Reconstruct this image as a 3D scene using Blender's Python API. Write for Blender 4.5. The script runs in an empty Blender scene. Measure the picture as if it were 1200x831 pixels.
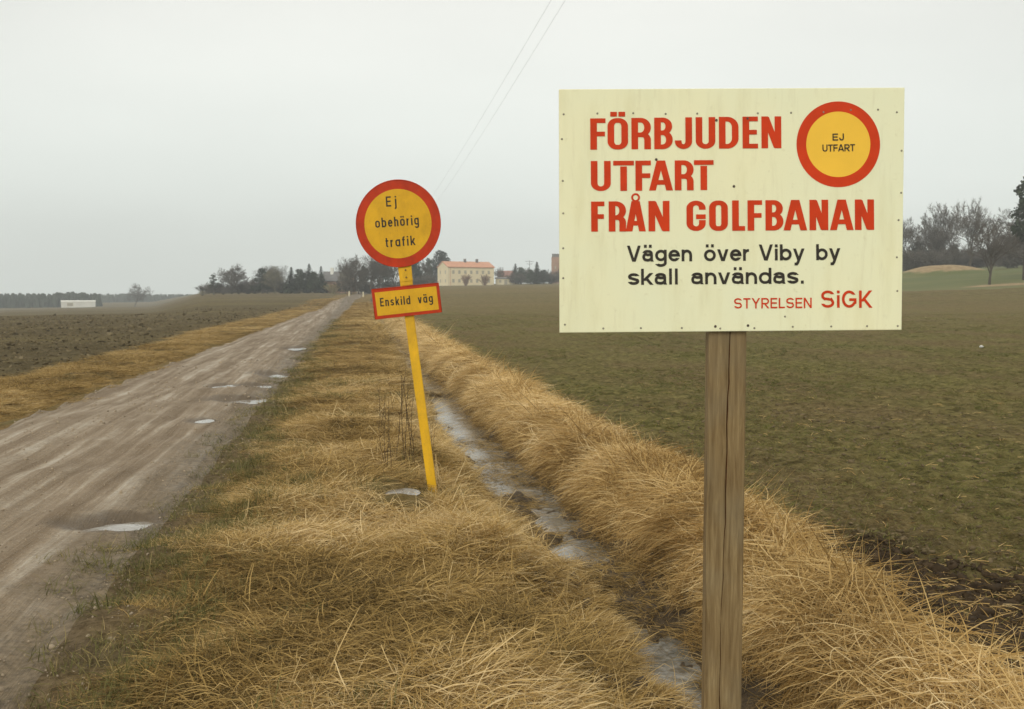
import bpy, math, random
import numpy as np
from mathutils import Vector, Matrix

random.seed(7)
SC = bpy.context.scene
COL = SC.collection
PI = math.pi

# ------------------------------------------------------------------ camera
F = 1167.0                       # focal length in photograph pixels (1200 wide)
CAM = Vector((0.0, 0.0, 1.52))
YAW = math.radians(9.0)          # camera looks 9 degrees right of the road
PITCH = math.radians(3.46)
cd = bpy.data.cameras.new('camera')
cam = bpy.data.objects.new('camera', cd)
COL.objects.link(cam)
cam.location = CAM
cam.rotation_euler = (PI / 2 - PITCH, 0, -YAW)
cd.sensor_width = 36.0
cd.lens = 35.01
cd.clip_start = 0.05
cd.clip_end = 6000
cd.dof.use_dof = True
cd.dof.focus_distance = 4.2
cd.dof.aperture_fstop = 11
SC.camera = cam
FWD = Vector((math.sin(YAW) * math.cos(PITCH), math.cos(YAW) * math.cos(PITCH), -math.sin(PITCH)))
RGT = Vector((math.cos(YAW), -math.sin(YAW), 0))
UPV = RGT.cross(FWD)
HF = Vector((math.sin(YAW), math.cos(YAW), 0))   # horizontal forward

# ------------------------------------------------------------------ light
SUN_EL, SUN_AZ = math.radians(38), math.radians(215)    # behind the camera, a little left (azimuth from +Y, clockwise)
w = bpy.data.worlds.new('World')
SC.world = w
w.use_nodes = True
nt = w.node_tree
nt.nodes.clear()
N = nt.nodes.new
out = N('ShaderNodeOutputWorld'); bg = N('ShaderNodeBackground'); bg.inputs['Strength'].default_value = 0.1
sky = N('ShaderNodeTexSky'); sky.sky_type = 'NISHITA'; sky.sun_disc = False
sky.sun_elevation = SUN_EL; sky.sun_rotation = SUN_AZ
tc = N('ShaderNodeTexCoord'); sep = N('ShaderNodeSeparateXYZ')
nt.links.new(tc.outputs['Generated'], sep.inputs[0])
ramp = N('ShaderNodeValToRGB')
nt.links.new(sep.outputs['Z'], ramp.inputs[0])
e = ramp.color_ramp.elements
e[0].position = 0.0; e[0].color = (0.88, 0.94, 0.89, 1)
e[1].position = 1.0; e[1].color = (1.0, 0.98, 0.92, 1)
m = e.new(0.12); m.color = (0.86, 0.90, 0.845, 1)
m = e.new(0.34); m.color = (0.96, 0.95, 0.89, 1)
mp = N('ShaderNodeMapping'); mp.inputs['Scale'].default_value = (1.0, 1.0, 3.0)
nt.links.new(tc.outputs['Generated'], mp.inputs[0])
nz = N('ShaderNodeTexNoise'); nz.inputs['Scale'].default_value = 1.1; nz.inputs['Detail'].default_value = 4
nz.inputs['Roughness'].default_value = 0.45
nt.links.new(mp.outputs[0], nz.inputs['Vector'])
mr = N('ShaderNodeMapRange'); mr.inputs[1].default_value = 0.3; mr.inputs[2].default_value = 0.7
mr.inputs[3].default_value = 8.7; mr.inputs[4].default_value = 11.4
nt.links.new(nz.outputs['Fac'], mr.inputs[0])
vm = N('ShaderNodeVectorMath'); vm.operation = 'SCALE'
nt.links.new(ramp.outputs[0], vm.inputs[0]); nt.links.new(mr.outputs[0], vm.inputs['Scale'])
mx = N('ShaderNodeMix'); mx.data_type = 'RGBA'; mx.inputs[0].default_value = 0.05
nt.links.new(vm.outputs[0], mx.inputs[6]); nt.links.new(sky.outputs[0], mx.inputs[7])
nt.links.new(mx.outputs[2], bg.inputs['Color']); nt.links.new(bg.outputs[0], out.inputs['Surface'])

sl = bpy.data.lights.new('sun', 'SUN'); sl.energy = 1.5; sl.angle = math.radians(30); sl.color = (1.0, 0.95, 0.86)
so = bpy.data.objects.new('sun', sl); COL.objects.link(so)
sd = Vector((math.sin(SUN_AZ) * math.cos(SUN_EL), math.cos(SUN_AZ) * math.cos(SUN_EL), math.sin(SUN_EL)))
so.rotation_euler = sd.to_track_quat('Z', 'Y').to_euler(); so.location = (-20, -30, 30)
SC.view_settings.view_transform = 'Standard'
SC.view_settings.look = 'None'
SC.view_settings.exposure = 0.0
SC.view_settings.gamma = 1.0
SC.cycles.volume_step_rate = 1.0
SC.cycles.volume_bounces = 0
SC.cycles.max_bounces = 6

# ------------------------------------------------------------------ small helpers
def tag(o, label=None, cat=None, group=None, kind=None):
    if label: o['label'] = label
    if cat: o['category'] = cat
    if group: o['group'] = group
    if kind: o['kind'] = kind
    return o

def new_mesh(name, V, Fc, smooth=False):
    """V (n,3) array; Fc (m,k) array of equal-size faces or a list of faces"""
    me = bpy.data.meshes.new(name)
    if isinstance(Fc, np.ndarray):
        V = np.ascontiguousarray(V, dtype=np.float32); k = Fc.shape[1]; n = len(Fc)
        me.vertices.add(len(V)); me.vertices.foreach_set('co', V.ravel())
        me.loops.add(n * k); me.loops.foreach_set('vertex_index', Fc.astype(np.int32).ravel())
        me.polygons.add(n)
        me.polygons.foreach_set('loop_start', np.arange(0, n * k, k, dtype=np.int32))
        me.polygons.foreach_set('loop_total', np.full(n, k, dtype=np.int32))
        me.update(calc_edges=True)
    else:
        me.from_pydata([tuple(v) for v in V], [], Fc)
    if smooth:
        me.polygons.foreach_set('use_smooth', np.ones(len(me.polygons), dtype=bool))
    return me

def link(name, me, mat=None, parent=None, loc=None):
    o = bpy.data.objects.new(name, me)
    if mat and me: me.materials.append(mat)
    COL.objects.link(o)
    if parent: o.parent = parent
    if loc is not None: o.location = loc
    return o

def empty(name, loc, rz=0.0, label=None, cat=None, group=None):
    o = bpy.data.objects.new(name, None); COL.objects.link(o)
    o.location = loc; o.rotation_euler = (0, 0, rz); o.empty_display_size = 0.2
    return tag(o, label, cat, group)

def copy_tree(o, parent=None):
    c = o.copy(); COL.objects.link(c); c.parent = parent
    for ch in list(o.children): copy_tree(ch, c)
    return c

class MB:
    def __init__(s): s.V = []; s.F = []
    def add(s, vs, fs):
        b = len(s.V); s.V += [tuple(v) for v in vs]; s.F += [tuple(b + i for i in f) for f in fs]; return s
    def box(s, x0, x1, y0, y1, z0, z1, M=None):
        vs = [Vector(p) for p in ((x0,y0,z0),(x1,y0,z0),(x1,y1,z0),(x0,y1,z0),(x0,y0,z1),(x1,y0,z1),(x1,y1,z1),(x0,y1,z1))]
        if M: vs = [M @ v for v in vs]
        return s.add(vs, [(0,3,2,1),(4,5,6,7),(0,1,5,4),(1,2,6,5),(2,3,7,6),(3,0,4,7)])
    def tube(s, pts, rad, n=6, caps=True):
        pts = [Vector(p) for p in pts]; b = len(s.V)
        if not hasattr(rad, '__len__'): rad = [rad] * len(pts)
        for i, p in enumerate(pts):
            d = (pts[min(i + 1, len(pts) - 1)] - pts[max(i - 1, 0)]).normalized()
            a = d.orthogonal() if abs(d.z) < .99 else Vector((1, 0, 0))
            if abs(d.z) < .99: a = d.cross(Vector((0, 0, 1)))
            a.normalize(); c = d.cross(a)
            for j in range(n):
                t = 2 * PI * j / n
                s.V.append(tuple(p + rad[i] * (math.cos(t) * a + math.sin(t) * c)))
        for i in range(len(pts) - 1):
            for j in range(n):
                k = (j + 1) % n
                s.F.append((b + i * n + j, b + i * n + k, b + (i + 1) * n + k, b + (i + 1) * n + j))
        if caps:
            s.F.append(tuple(b + j for j in reversed(range(n))))
            s.F.append(tuple(b + (len(pts) - 1) * n + j for j in range(n)))
        return s
    def build(s, name, mat, parent=None, off=None, smooth=False):
        V = s.V if off is None else [(v[0]-off[0], v[1]-off[1], v[2]-off[2]) for v in s.V]
        return link(name, new_mesh(name, V, s.F, smooth), mat, parent)

# vectorised value noise
def _h(ix, iy, seed):
    n = (ix.astype(np.int64) * 374761393 + iy.astype(np.int64) * 668265263 + seed * 1442695041) & 0xffffffff
    n = ((n ^ (n >> 13)) * 1274126177) & 0xffffffff
    return ((n ^ (n >> 16)) & 0xffff) / 65535.0 - 0.5
def vnoise(x, y, seed=0):
    x = np.asarray(x, float); y = np.asarray(y, float)
    ix = np.floor(x); iy = np.floor(y); fx = x - ix; fy = y - iy
    fx = fx * fx * (3 - 2 * fx); fy = fy * fy * (3 - 2 * fy)
    a = _h(ix, iy, seed); b = _h(ix + 1, iy, seed); c = _h(ix, iy + 1, seed); d = _h(ix + 1, iy + 1, seed)
    return (a * (1 - fx) + b * fx) * (1 - fy) + (c * (1 - fx) + d * fx) * fy
def fbm(x, y, sc, seed=0, oct=3, gain=.5):
    r = 0; a = 1.0
    for i in range(oct):
        r = r + a * vnoise(x * sc, y * sc, seed + i * 17); sc *= 2.03; a *= gain
    return r
def sstep(a, b, x):
    t = np.clip((x - a) / (b - a), 0, 1); return t * t * (3 - 2 * t)

# ------------------------------------------------------------------ terrain height
EPX = [-400, 0, 180, 240, 330, 390, 430, 510, 650, 900, 1060, 1200, 1500]
EVL = [-12, -12, -9, 7, 9, 9, 8, 15.5, 17, 24, 31, 36, 38]
PX = [-12, -7.2, -6.7, -6.2, -5.2, -4.55, -4.2, -3.6, -2.75, -1.9, -1.3, -1.0, -.3, .35, .72, 1.05, 1.26, 1.6, 1.90, 2.04, 2.20, 2.42, 2.70, 3.05, 3.4]
PZ = [-.20, -.18, -.16, -.06, -.03, -.14, -.08, -.02, .02, .0, -.05, -.03, .03, .03, -.05, -.36, -.575, -.61, -.57, -.36, -.12, .00, -.02, -.05, -.07]
def flat_hit(px, py, z=0.0):
    d = FWD + RGT * ((px - 600) / F) + UPV * ((415.5 - py) / F)
    k = (z - CAM.z) / d.z
    return CAM + d * k
PUD = []    # puddles on the road and verge: x, y, rx, ry, depth
for px, py, rx, ry, dp, zz in ((122, 614, .24, .14, .12, -.02), (157, 605, .18, .12, .11, -.02), (284, 467, .42, .27, .10, 0), (300, 451, .2, .26, .09, 0), (262, 453, .2, .28, .09, 0), (318, 437, .30, .4, .09, 0), (345, 408, .25, .6, .08, 0), (236, 492, .12, .22, .07, 0), (466, 577, .13, .15, .07, .02)):
    p = flat_hit(px, py, zz); PUD.append((p.x, p.y, rx, ry, dp))
def bend(y): return 4.0 * (np.clip(y, 0, 260) / 230.0) ** 2
def big(x, y):
    R = np.hypot(x, y) + 1e-6
    phi = np.arctan2(x, y) - YAW
    px = 600 + F * np.tan(np.clip(phi, -0.75, 0.70))
    ev = np.interp(px, EPX, EVL) / F
    fade = sstep(1.75, 1.1, np.abs(phi))
    s = sstep(25, 210, R)
    return np.minimum(R, 480) * ev * s * fade
def H(x, y, micro=True):
    x = np.asarray(x, float); y = np.asarray(y, float); xw = x; x = x - bend(y)
    me = .10 * np.sin(y * .55) * 1 + .16 * vnoise(y * .9, y * 0, 5) + .10 * vnoise(y * 2.3, y * 0, 9)
    inD = sstep(.3, .9, x) * sstep(3.0, 2.3, x)
    z = np.interp(x + me * inD * np.clip(1 - y / 60, .3, 1), PX, PZ)
    if micro:
        R = np.hypot(x, y)
        nr = np.clip(1 - R / 120, 0, 1)
        road = sstep(-4.3, -4.0, x) * sstep(-1.2, -1.5, x)
        fw = sstep(2.95, 3.3, x); fl = sstep(-6.2, -6.8, x)
        z = z + road * sstep(-4.2, -3.7, x) * (fbm(x * 2.2, y * .22, 1.4, 3, 3) * .055 + fbm(x, y, 1.7, 31, 2) * .03 * nr + fbm(x * 4.5, y * .35, 1.3, 33, 3) * .030 * nr)
        z = z + (1 - road) * (1 - fw) * (1 - fl) * fbm(x, y, 1.5, 11, 4, .55) * .11
        z = z + inD * fbm(x, y, 2.6, 77, 3) * .085
        z = z + sstep(1.15, 1.3, x) * sstep(2.0, 1.85, x) * (fbm(x, y * .8, 3.1, 78, 5, .62) + .03) * .15 * sstep(200, 60, y)
        z = z + .16 * sstep(9.5, 6.5, y) * sstep(1.66, 1.38, x) * sstep(.9, 1.2, x) + .10 * inD * np.exp(-((y - 6.4) / .75) ** 2)
        z = z + fw * (fbm(x, y, 6, 21, 3, .65) * .065 + fbm(x, y, .5, 23, 2) * .05) * np.clip(1 - R / 200, .1, 1)
        z = z + fl * (fbm(x, y, 2.4, 41, 4, .62) * .08)
        for (a, b, rx, ry, dp) in PUD:
            z = z - dp * np.exp(-(((xw - a) / rx) ** 2 + ((y - b) / ry) ** 2) * 1.2)
    x = xw
    z = z + big(x, y) + fbm(x, y, .03, 61, 2) * .35 * sstep(30, 90, np.hypot(x, y))
    # sandy mound on the golf course
    for (mx_, my_, rx, ry, hh) in MOUNDS:
        z = z + hh * np.exp(-(((x - mx_) / rx) ** 2 + ((y - my_) / ry) ** 2) ** 1.5)
    return z
MOUNDS = []
def polar(px, R):
    a = math.atan((px - 600) / F) + YAW
    return R * math.sin(a), R * math.cos(a)
_mx, _my = polar(1100, 185)
MOUNDS.append((_mx, _my, 6.6, 6.0, 1.5))
def gz(x, y): return float(H(np.array([x]), np.array([y]))[0])
def ray(px, py): return (FWD + RGT * ((px - 600) / F) + UPV * ((415.5 - py) / F))
def at_depth(px, py, D): return CAM + ray(px, py) * D
def ground_hit(px, py):
    d = ray(px, py); k = 1.0; pk = k
    while k < 900:
        p = CAM + d * k
        if p.z < gz(p.x, p.y):
            return CAM + d * ((k + pk) / 2)
        pk = k; k *= 1.01
    return CAM + d * k

# ------------------------------------------------------------------ materials
class Mat:
    def __init__(s, name, rough=.8, spec=.3):
        s.m = bpy.data.materials.new(name); s.m.use_nodes = True; s.t = s.m.node_tree; s.t.nodes.clear()
        s.o = s.n('ShaderNodeOutputMaterial'); s.b = s.n('ShaderNodeBsdfPrincipled')
        s.b.inputs['Roughness'].default_value = rough; s.b.inputs['Specular IOR Level'].default_value = spec
        s.l(s.b.outputs[0], s.o.inputs[0]); s.pos = s.n('ShaderNodeNewGeometry').outputs['Position']
    def n(s, t, **k):
        x = s.t.nodes.new(t)
        for a, b in k.items(): setattr(x, a, b)
        return x
    def l(s, a, b): s.t.links.new(a, b)
    def map(s, sc=(1, 1, 1), loc=(0, 0, 0), src=None):
        m = s.n('ShaderNodeMapping'); m.inputs['Scale'].default_value = sc; m.inputs['Location'].default_value = loc
        s.l(src or s.pos, m.inputs[0]); return m.outputs[0]
    def noise(s, scale, detail=4, rough=.55, vec=None, dist=0.0):
        n = s.n('ShaderNodeTexNoise'); n.inputs['Scale'].default_value = scale; n.inputs['Detail'].default_value = detail
        n.inputs['Roughness'].default_value = rough; n.inputs['Distortion'].default_value = dist
        s.l(vec or s.pos, n.inputs['Vector']); return n.outputs['Fac']
    def ramp(s, fac, stops):
        r = s.n('ShaderNodeValToRGB'); s.l(fac, r.inputs[0]); e = r.color_ramp.elements
        while len(e) < len(stops): e.new(.5)
        for el, (p, c) in zip(e, stops):
            el.position = p; el.color = (c, c, c, 1) if not hasattr(c, '__len__') else (*c, 1)
        return r.outputs[0]
    def mix(s, fac, a, b, mode='MIX'):
        x = s.n('ShaderNodeMix'); x.data_type = 'RGBA'; x.blend_type = mode
        for i, v in ((0, fac), (6, a), (7, b)):
            if isinstance(v, (int, float)): x.inputs[i].default_value = v
            elif isinstance(v, tuple): x.inputs[i].default_value = (*v, 1)
            else: s.l(v, x.inputs[i])
        return x.outputs[2]
    def math(s, op, a, b=0.0, clamp=False):
        x = s.n('ShaderNodeMath', operation=op, use_clamp=clamp)
        for i, v in ((0, a), (1, b)):
            if isinstance(v, (int, float)): x.inputs[i].default_value = v
            else: s.l(v, x.inputs[i])
        return x.outputs[0]
    def rng(s, v, a, b, c=0.0, d=1.0):
        x = s.n('ShaderNodeMapRange'); s.l(v, x.inputs[0])
        for i, q in enumerate((a, b, c, d)): x.inputs[i + 1].default_value = q
        return x.outputs[0]
    def color(s, c):
        if isinstance(c, tuple): s.b.inputs['Base Color'].default_value = (*c, 1)
        else: s.l(c, s.b.inputs['Base Color'])
        return s
    def rough(s, r): s.l(r, s.b.inputs['Roughness']); return s
    def bump(s, h, strength=.5, dist=.02):
        b = s.n('ShaderNodeBump'); b.inputs['Strength'].default_value = strength; b.inputs['Distance'].default_value = dist
        s.l(h, b.inputs['Height']); s.l(b.outputs[0], s.b.inputs['Normal']); return s

def plain(name, c, rough=.7, spec=.3, var=.12, scale=3.0, bump=0.0, grime=0.0):
    M = Mat(name, rough, spec); n = M.noise(scale, 5)
    k = M.mix(M.rng(n, .3, .7), tuple(x * (1 - var) for x in c), tuple(min(1, x * (1 + var)) for x in c))
    if grime:
        g = M.noise(7, 7, .68, M.map((1, 1, .45))); f = M.noise(55, 5, .75)
        k = M.mix(M.rng(g, .47, .72, 0, grime), k, tuple(x * .45 + .02 for x in c))
        k = M.mix(M.rng(f, .60, .70, 0, grime), k, (.16, .12, .06)); M.rough(M.rng(g, .3, .7, rough - .1, min(1, rough + .25)))
    M.color(k)
    if bump: M.bump(M.noise(scale * 8, 4), bump, .005)
    return M.m

def x_of(M):
    s = M.n('ShaderNodeSeparateXYZ'); M.l(M.pos, s.inputs[0]); return s.outputs[0], s.outputs[1]

MUD = lambda M, b: M.mix(M.rng(b, .38, .62), (.085, .062, .034), (.20, .150, .088))
def mat_road():
    M = Mat('wet dirt road', .6, .25)
    st = M.noise(1.7, 5, .6, M.map((2.0, .045, 1)), .15)
    st2 = M.noise(4.6, 5, .65, M.map((2.0, .075, 1), (4, 2, 0)), .25)
    mot = M.noise(1.9, 7, .65, M.map((1, .55, 1))); fine = M.noise(30, 5, .7); xx, yy = x_of(M)
    f = M.math('ADD', M.math('ADD', M.math('MULTIPLY', st, .44), M.math('MULTIPLY', st2, .32)), M.math('MULTIPLY', mot, .24))
    c = M.ramp(f, [(.35, (.105, .070, .036)), (.45, (.175, .122, .067)), (.52, (.255, .190, .115)), (.585, (.385, .315, .220)), (.67, (.52, .46, .365))])
    c = M.mix(M.rng(fine, .38, .66, .0, .6), c, (.15, .11, .068))
    c = M.mix(M.rng(M.noise(75, 3, .7), .58, .68, 0, .6), c, (.46, .40, .31))
    peb = M.n('ShaderNodeTexVoronoi'); peb.inputs['Scale'].default_value = 42; M.l(M.pos, peb.inputs['Vector'])
    c = M.mix(M.rng(peb.outputs['Distance'], .1, .28, .18, 0), c, (.36, .31, .25))
    e = M.math('ADD', xx, M.math('MULTIPLY', M.noise(1.6, 5, .65), .9))
    c = M.mix(M.rng(e, -1.45, -.98, 0, 1), c, MUD(M, M.noise(18, 6, .75)))
    e2 = M.math('ADD', xx, M.math('MULTIPLY', M.noise(1.3, 5, .65), .7))
    c = M.mix(M.rng(e2, -4.0, -3.6, .9, 0), c, MUD(M, M.noise(18, 6, .75)))
    wn = M.noise(3.5, 5, .7)
    for (a, b_, rx, ry, dp) in PUD[:-1]:
        q = M.math('ADD', M.math('POWER', M.math('ABSOLUTE', M.math('DIVIDE', M.math('SUBTRACT', xx, a), rx * 1.7)), 2), M.math('POWER', M.math('ABSOLUTE', M.math('DIVIDE', M.math('SUBTRACT', yy, b_), ry * 2.0)), 2))
        c = M.mix(M.rng(M.math('ADD', q, wn), .9, 1.6, .75, 0), c, (.105, .078, .050))
    M.color(c)
    M.rough(M.rng(f, .40, .62, .85, .45))
    h = M.math('ADD', M.math('ADD', M.math('MULTIPLY', mot, 1.2), M.math('MULTIPLY', fine, .30)), M.math('MULTIPLY', st2, 1.4))
    return M.bump(h, .8, .04).m

def mat_thatch(name, left=False):
    M = Mat(name, .95, .05)
    a = M.noise(1.3, 6, .65); b = M.noise(18, 6, .75); xx, yy = x_of(M)
    c = M.ramp(b, [(.3, (.075, .05, .02)), (.5, (.19, .125, .05)), (.7, (.36, .25, .11))])
    c = M.mix(M.rng(a, .42, .62, 0, .55), c, (.11, .105, .04))
    if not left:
        mud = M.math('ADD', xx, M.math('MULTIPLY', M.noise(1.6, 5, .65), .9))
        c = M.mix(M.rng(mud, -.85, -.25, 1, 0), c, MUD(M, b))
    return M.color(c).bump(M.math('ADD', b, a), .9, .05).m

def mat_ditch():
    M = Mat('ditch mud', .75, .35)
    b = M.noise(14, 6, .7); a = M.noise(2.5, 4)
    c = M.ramp(b, [(.3, (.030, .020, .010)), (.55, (.085, .058, .028)), (.75, (.21, .15, .07))])
    return M.color(c).bump(b, .9, .04).m

def mat_wheat():
    M = Mat('winter wheat soil', .95, .04)
    xx, yy = x_of(M)
    a = M.noise(.35, 6, .6, M.map((1.0, .55, 1))); b = M.noise(7, 6, .72); c_ = M.noise(30, 5, .75); big_ = M.noise(.03, 3)
    c = M.ramp(M.math('ADD', M.math('MULTIPLY', b, .5), M.math('MULTIPLY', c_, .5)),
               [(.36, (.050, .034, .014)), (.47, (.125, .092, .038)), (.57, (.21, .160, .070)), (.68, (.36, .28, .145))])
    c = M.mix(M.rng(a, .40, .60, .0, .75), c, M.mix(M.rng(b, .38, .62), (.060, .058, .015), (.235, .205, .070)))
    # further out the field reads browner
    far = M.rng(yy, 25, 110)
    c = M.mix(M.math('MULTIPLY', far, .75), c, M.mix(M.rng(M.noise(.05, 4, .6, M.map((.5, 1.6, 1))), .38, .62), M.mix(M.rng(M.noise(1.6, 6, .72, M.map((1, .6, 1))), .4, .6), (.085, .072, .026), (.195, .155, .070)), M.mix(M.rng(M.noise(2.2, 6, .72, M.map((1, .6, 1))), .4, .6), (.12, .09, .040), (.23, .175, .085))))
    # bare dark soil along the bank near the camera
    pat = M.noise(.9, 5, .6)
    t = M.math('ADD', M.math('ADD', yy, M.math('MULTIPLY', xx, 1.1)), M.math('MULTIPLY', pat, 4.0))
    k = M.rng(t, 11.0, 12.0, 1, 0)
    c = M.mix(k, c, M.ramp(M.noise(48, 6, .8), [(.38, (.014, .009, .005)), (.52, (.050, .034, .018)), (.62, (.15, .11, .06))]))
    return M.color(c).bump(M.math('ADD', b, M.math('MULTIPLY', c_, .6)), 1.0, .06).m

def mat_plough():
    M = Mat('ploughed soil', .95, .05)
    b = M.noise(3.0, 7, .72, M.map((1, .45, 1))); a = M.noise(.12, 4, .6, M.map((.25, 1.4, 1))); f = M.noise(14, 5, .7)
    c = M.ramp(M.math('ADD', M.math('MULTIPLY', b, .6), M.math('MULTIPLY', f, .4)), [(.34, (.055, .042, .018)), (.5, (.118, .091, .043)), (.66, (.20, .160, .082))])
    c = M.mix(M.rng(a, .46, .64, 0, .55), c, (.20, .160, .072))
    return M.color(c).bump(M.math('ADD', b, f), 1.0, .12).m

def mat_fairway():
    M = Mat('golf course grass', .9, .15)
    a = M.noise(.12, 5, .6, M.map((.5, 1.3, 1))); b = M.noise(2, 5, .7)
    c = M.mix(M.rng(a, .38, .6), (.100, .118, .034), (.150, .150, .052))
    c = M.mix(M.rng(b, .3, .7, 0, .3), c, (.08, .08, .03)); xx, yy = x_of(M)
    c = M.mix(M.rng(M.math('ADD', yy, M.math('MULTIPLY', a, 60)), 112, 150, .85, 0), c, (.185, .150, .078))
    n = M.noise(.45, 5, .65)
    for (cx, cy, rx, ry) in ((MOUNDS[0][0], MOUNDS[0][1] - .6, 6.6, 5.6), (*polar(1188, 139), 7.0, 2.6)):
        q = M.math('ADD', M.math('POWER', M.math('ABSOLUTE', M.math('DIVIDE', M.math('SUBTRACT', xx, cx), rx)), 2), M.math('POWER', M.math('ABSOLUTE', M.math('DIVIDE', M.math('SUBTRACT', yy, cy), ry)), 2))
        q = M.math('ADD', q, M.math('MULTIPLY', n, 1.6))
        c = M.mix(M.rng(q, 1.5, 1.9, .9, 0), c, M.mix(M.rng(M.noise(1.1, 5, .6), .35, .65), (.24, .165, .085), (.38, .275, .155)))
    return M.color(c).m

def mat_water(name, tint=(.17, .165, .14)):
    M = Mat(name, .06, .6)
    n = M.noise(22, 4, .6); g = M.noise(5, 6, .7)
    br = M.noise(9, 6, .7); k = M.mix(M.rng(g, .50, .64), tint, (.36, .35, .31))
    M.color(M.mix(M.rng(br, .54, .62, 0, .75), k, (.12, .095, .06)))
    M.rough(M.rng(g, .4, .66, .02, .22))
    return M.bump(M.math('ADD', n, g), .22, .006).m

def mat_blade(name, stops, trans=.25):
    M = Mat(name, .75, .10)
    at = M.n('ShaderNodeAttribute'); at.attribute_name = 'tint'
    ai = M.n('ShaderNodeAttribute'); ai.attribute_type = 'INSTANCER'; ai.attribute_name = 'hue'
    f = M.math('ADD', M.math('MULTIPLY', at.outputs['Fac'], .55), M.math('MULTIPLY', ai.outputs['Fac'], .45))
    c = M.ramp(f, stops); M.color(c)
    if trans:
        tr = M.n('ShaderNodeBsdfTranslucent'); M.l(c, tr.inputs[0])
        mx = M.n('ShaderNodeMixShader'); mx.inputs[0].default_value = trans
        M.l(M.b.outputs[0], mx.inputs[1]); M.l(tr.outputs[0], mx.inputs[2]); M.l(mx.outputs[0], M.o.inputs[0])
    return M.m

M_road = mat_road(); M_th = mat_thatch('matted grass thatch'); M_thl = mat_thatch('far side verge thatch', True)
M_ditch = mat_ditch(); M_wheat = mat_wheat(); M_pl = mat_plough(); M_fair = mat_fairway()
M_water = mat_water('ditch water'); M_pud = mat_water('puddle water', (.24, .21, .17))
STRAW = [(.08, (.105, .060, .018)), (.28, (.29, .178, .056)), (.46, (.49, .322, .118)), (.66, (.68, .490, .215)), (.90, (.86, .70, .41))]
VERGE = [(.08, (.075, .050, .018)), (.26, (.195, .130, .044)), (.42, (.345, .230, .076)), (.62, (.52, .355, .130)), (.90, (.72, .56, .30))]
GREEN = [(.1, (.070, .072, .024)), (.42, (.135, .132, .044)), (.68, (.24, .195, .075)), (.95, (.46, .35, .16))]
WHT = [(.1, (.080, .080, .022)), (.45, (.150, .152, .040)), (.75, (.25, .21, .075)), (1.0, (.38, .30, .15))]
M_straw = mat_blade('dry straw grass', STRAW); M_verge = mat_blade('dry verge grass', VERGE)
M_green = mat_blade('short green grass', GREEN); M_sprout = mat_blade('wheat sprout', WHT)
M_red = plain('road sign red', (.46, .034, .004), .5, .25, .12, 14, 0, .4)
M_yel = plain('road sign yellow', (.68, .375, .010), .5, .3, .08, 9, 0, .35)
M_pole = plain('yellow painted steel', (.74, .42, .010), .5, .35, .10, 6, 0, .55)
M_bolt = plain('rusty bolt', (.07, .05, .035), .6, .4, .3, 40)
M_black = plain('black lettering', (.022, .016, .008), .5, .4, .3, 30)

# ------------------------------------------------------------------ ground sheets
def axis(start, end, d0, g):
    r = [start]
    while r[-1] < end: r.append(r[-1] + max(d0, g * (r[-1] - start + (0 if d0 > 1 else 0))))
    r[-1] = end
    return r
ys = list(np.arange(-15, 2.0, .5)) + [2.0]
while ys[-1] < 1040: ys.append(ys[-1] + max(.05, .0125 * ys[-1]))
ys = np.array(ys)
def strip(a, b, step): n = max(1, int(round((b - a) / step))); return list(np.linspace(a, b, n + 1))
xl = [-6.3]
while xl[-1] > -1030: xl.append(xl[-1] - max(.12, .02 * abs(xl[-1])))
xl = xl[::-1]
xr = [3.05]
while xr[-1] < 1040: xr.append(xr[-1] + max(.05, .0155 * xr[-1]))
ZON = [('ploughed_field', xl, M_pl), ('roadside_verge', strip(-6.3, -4.2, .1), M_thl), ('dirt_road', strip(-4.2, -1.3, .06), M_road),
       ('grass_verge', strip(-1.3, .75, .06), M_th), ('ditch', strip(.75, 2.2, .035), M_ditch),
       ('ditch_bank', strip(2.2, 3.05, .06), M_thl), ('wheat_field', xr, M_wheat)]
for name, xs, mat in ZON:
    yy_ = ys if name != 'ditch' else np.concatenate([np.arange(2, 14, .045), ys[ys > 14]])
    xs = np.array(xs); X, Y = np.meshgrid(xs, yy_); X = X + bend(Y); Z = H(X, Y)
    V = np.stack([X.ravel(), Y.ravel(), Z.ravel()], 1)
    nx, ny = len(xs), len(yy_)
    i = (np.arange(ny - 1)[:, None] * nx + np.arange(nx - 1)[None]).ravel()
    Q = np.stack([i, i + 1, i + nx + 1, i + nx], 1)
    if name == 'wheat_field':
        cx = V[Q].mean(1); R = np.hypot(cx[:, 0], cx[:, 1]); ph = np.arctan2(cx[:, 0], cx[:, 1]) - YAW
        pxx = 600 + F * np.tan(np.clip(ph, -.7, 1.2))
        g = (R > 128 + 8 * vnoise(cx[:, 0] * .1, cx[:, 1] * .1, 3)) & (pxx > 880)
        for nm, msk, mt in (('golf_fairway', g, M_fair), (name, ~g, mat)):
            q_ = Q[msk]; u, inv = np.unique(q_, return_inverse=True)
            tag(link(nm, new_mesh(nm, V[u], inv.reshape(q_.shape), True), mt), kind='structure')
    else:
        tag(link(name, new_mesh(name, V, Q, True), mat), kind='structure')

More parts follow.
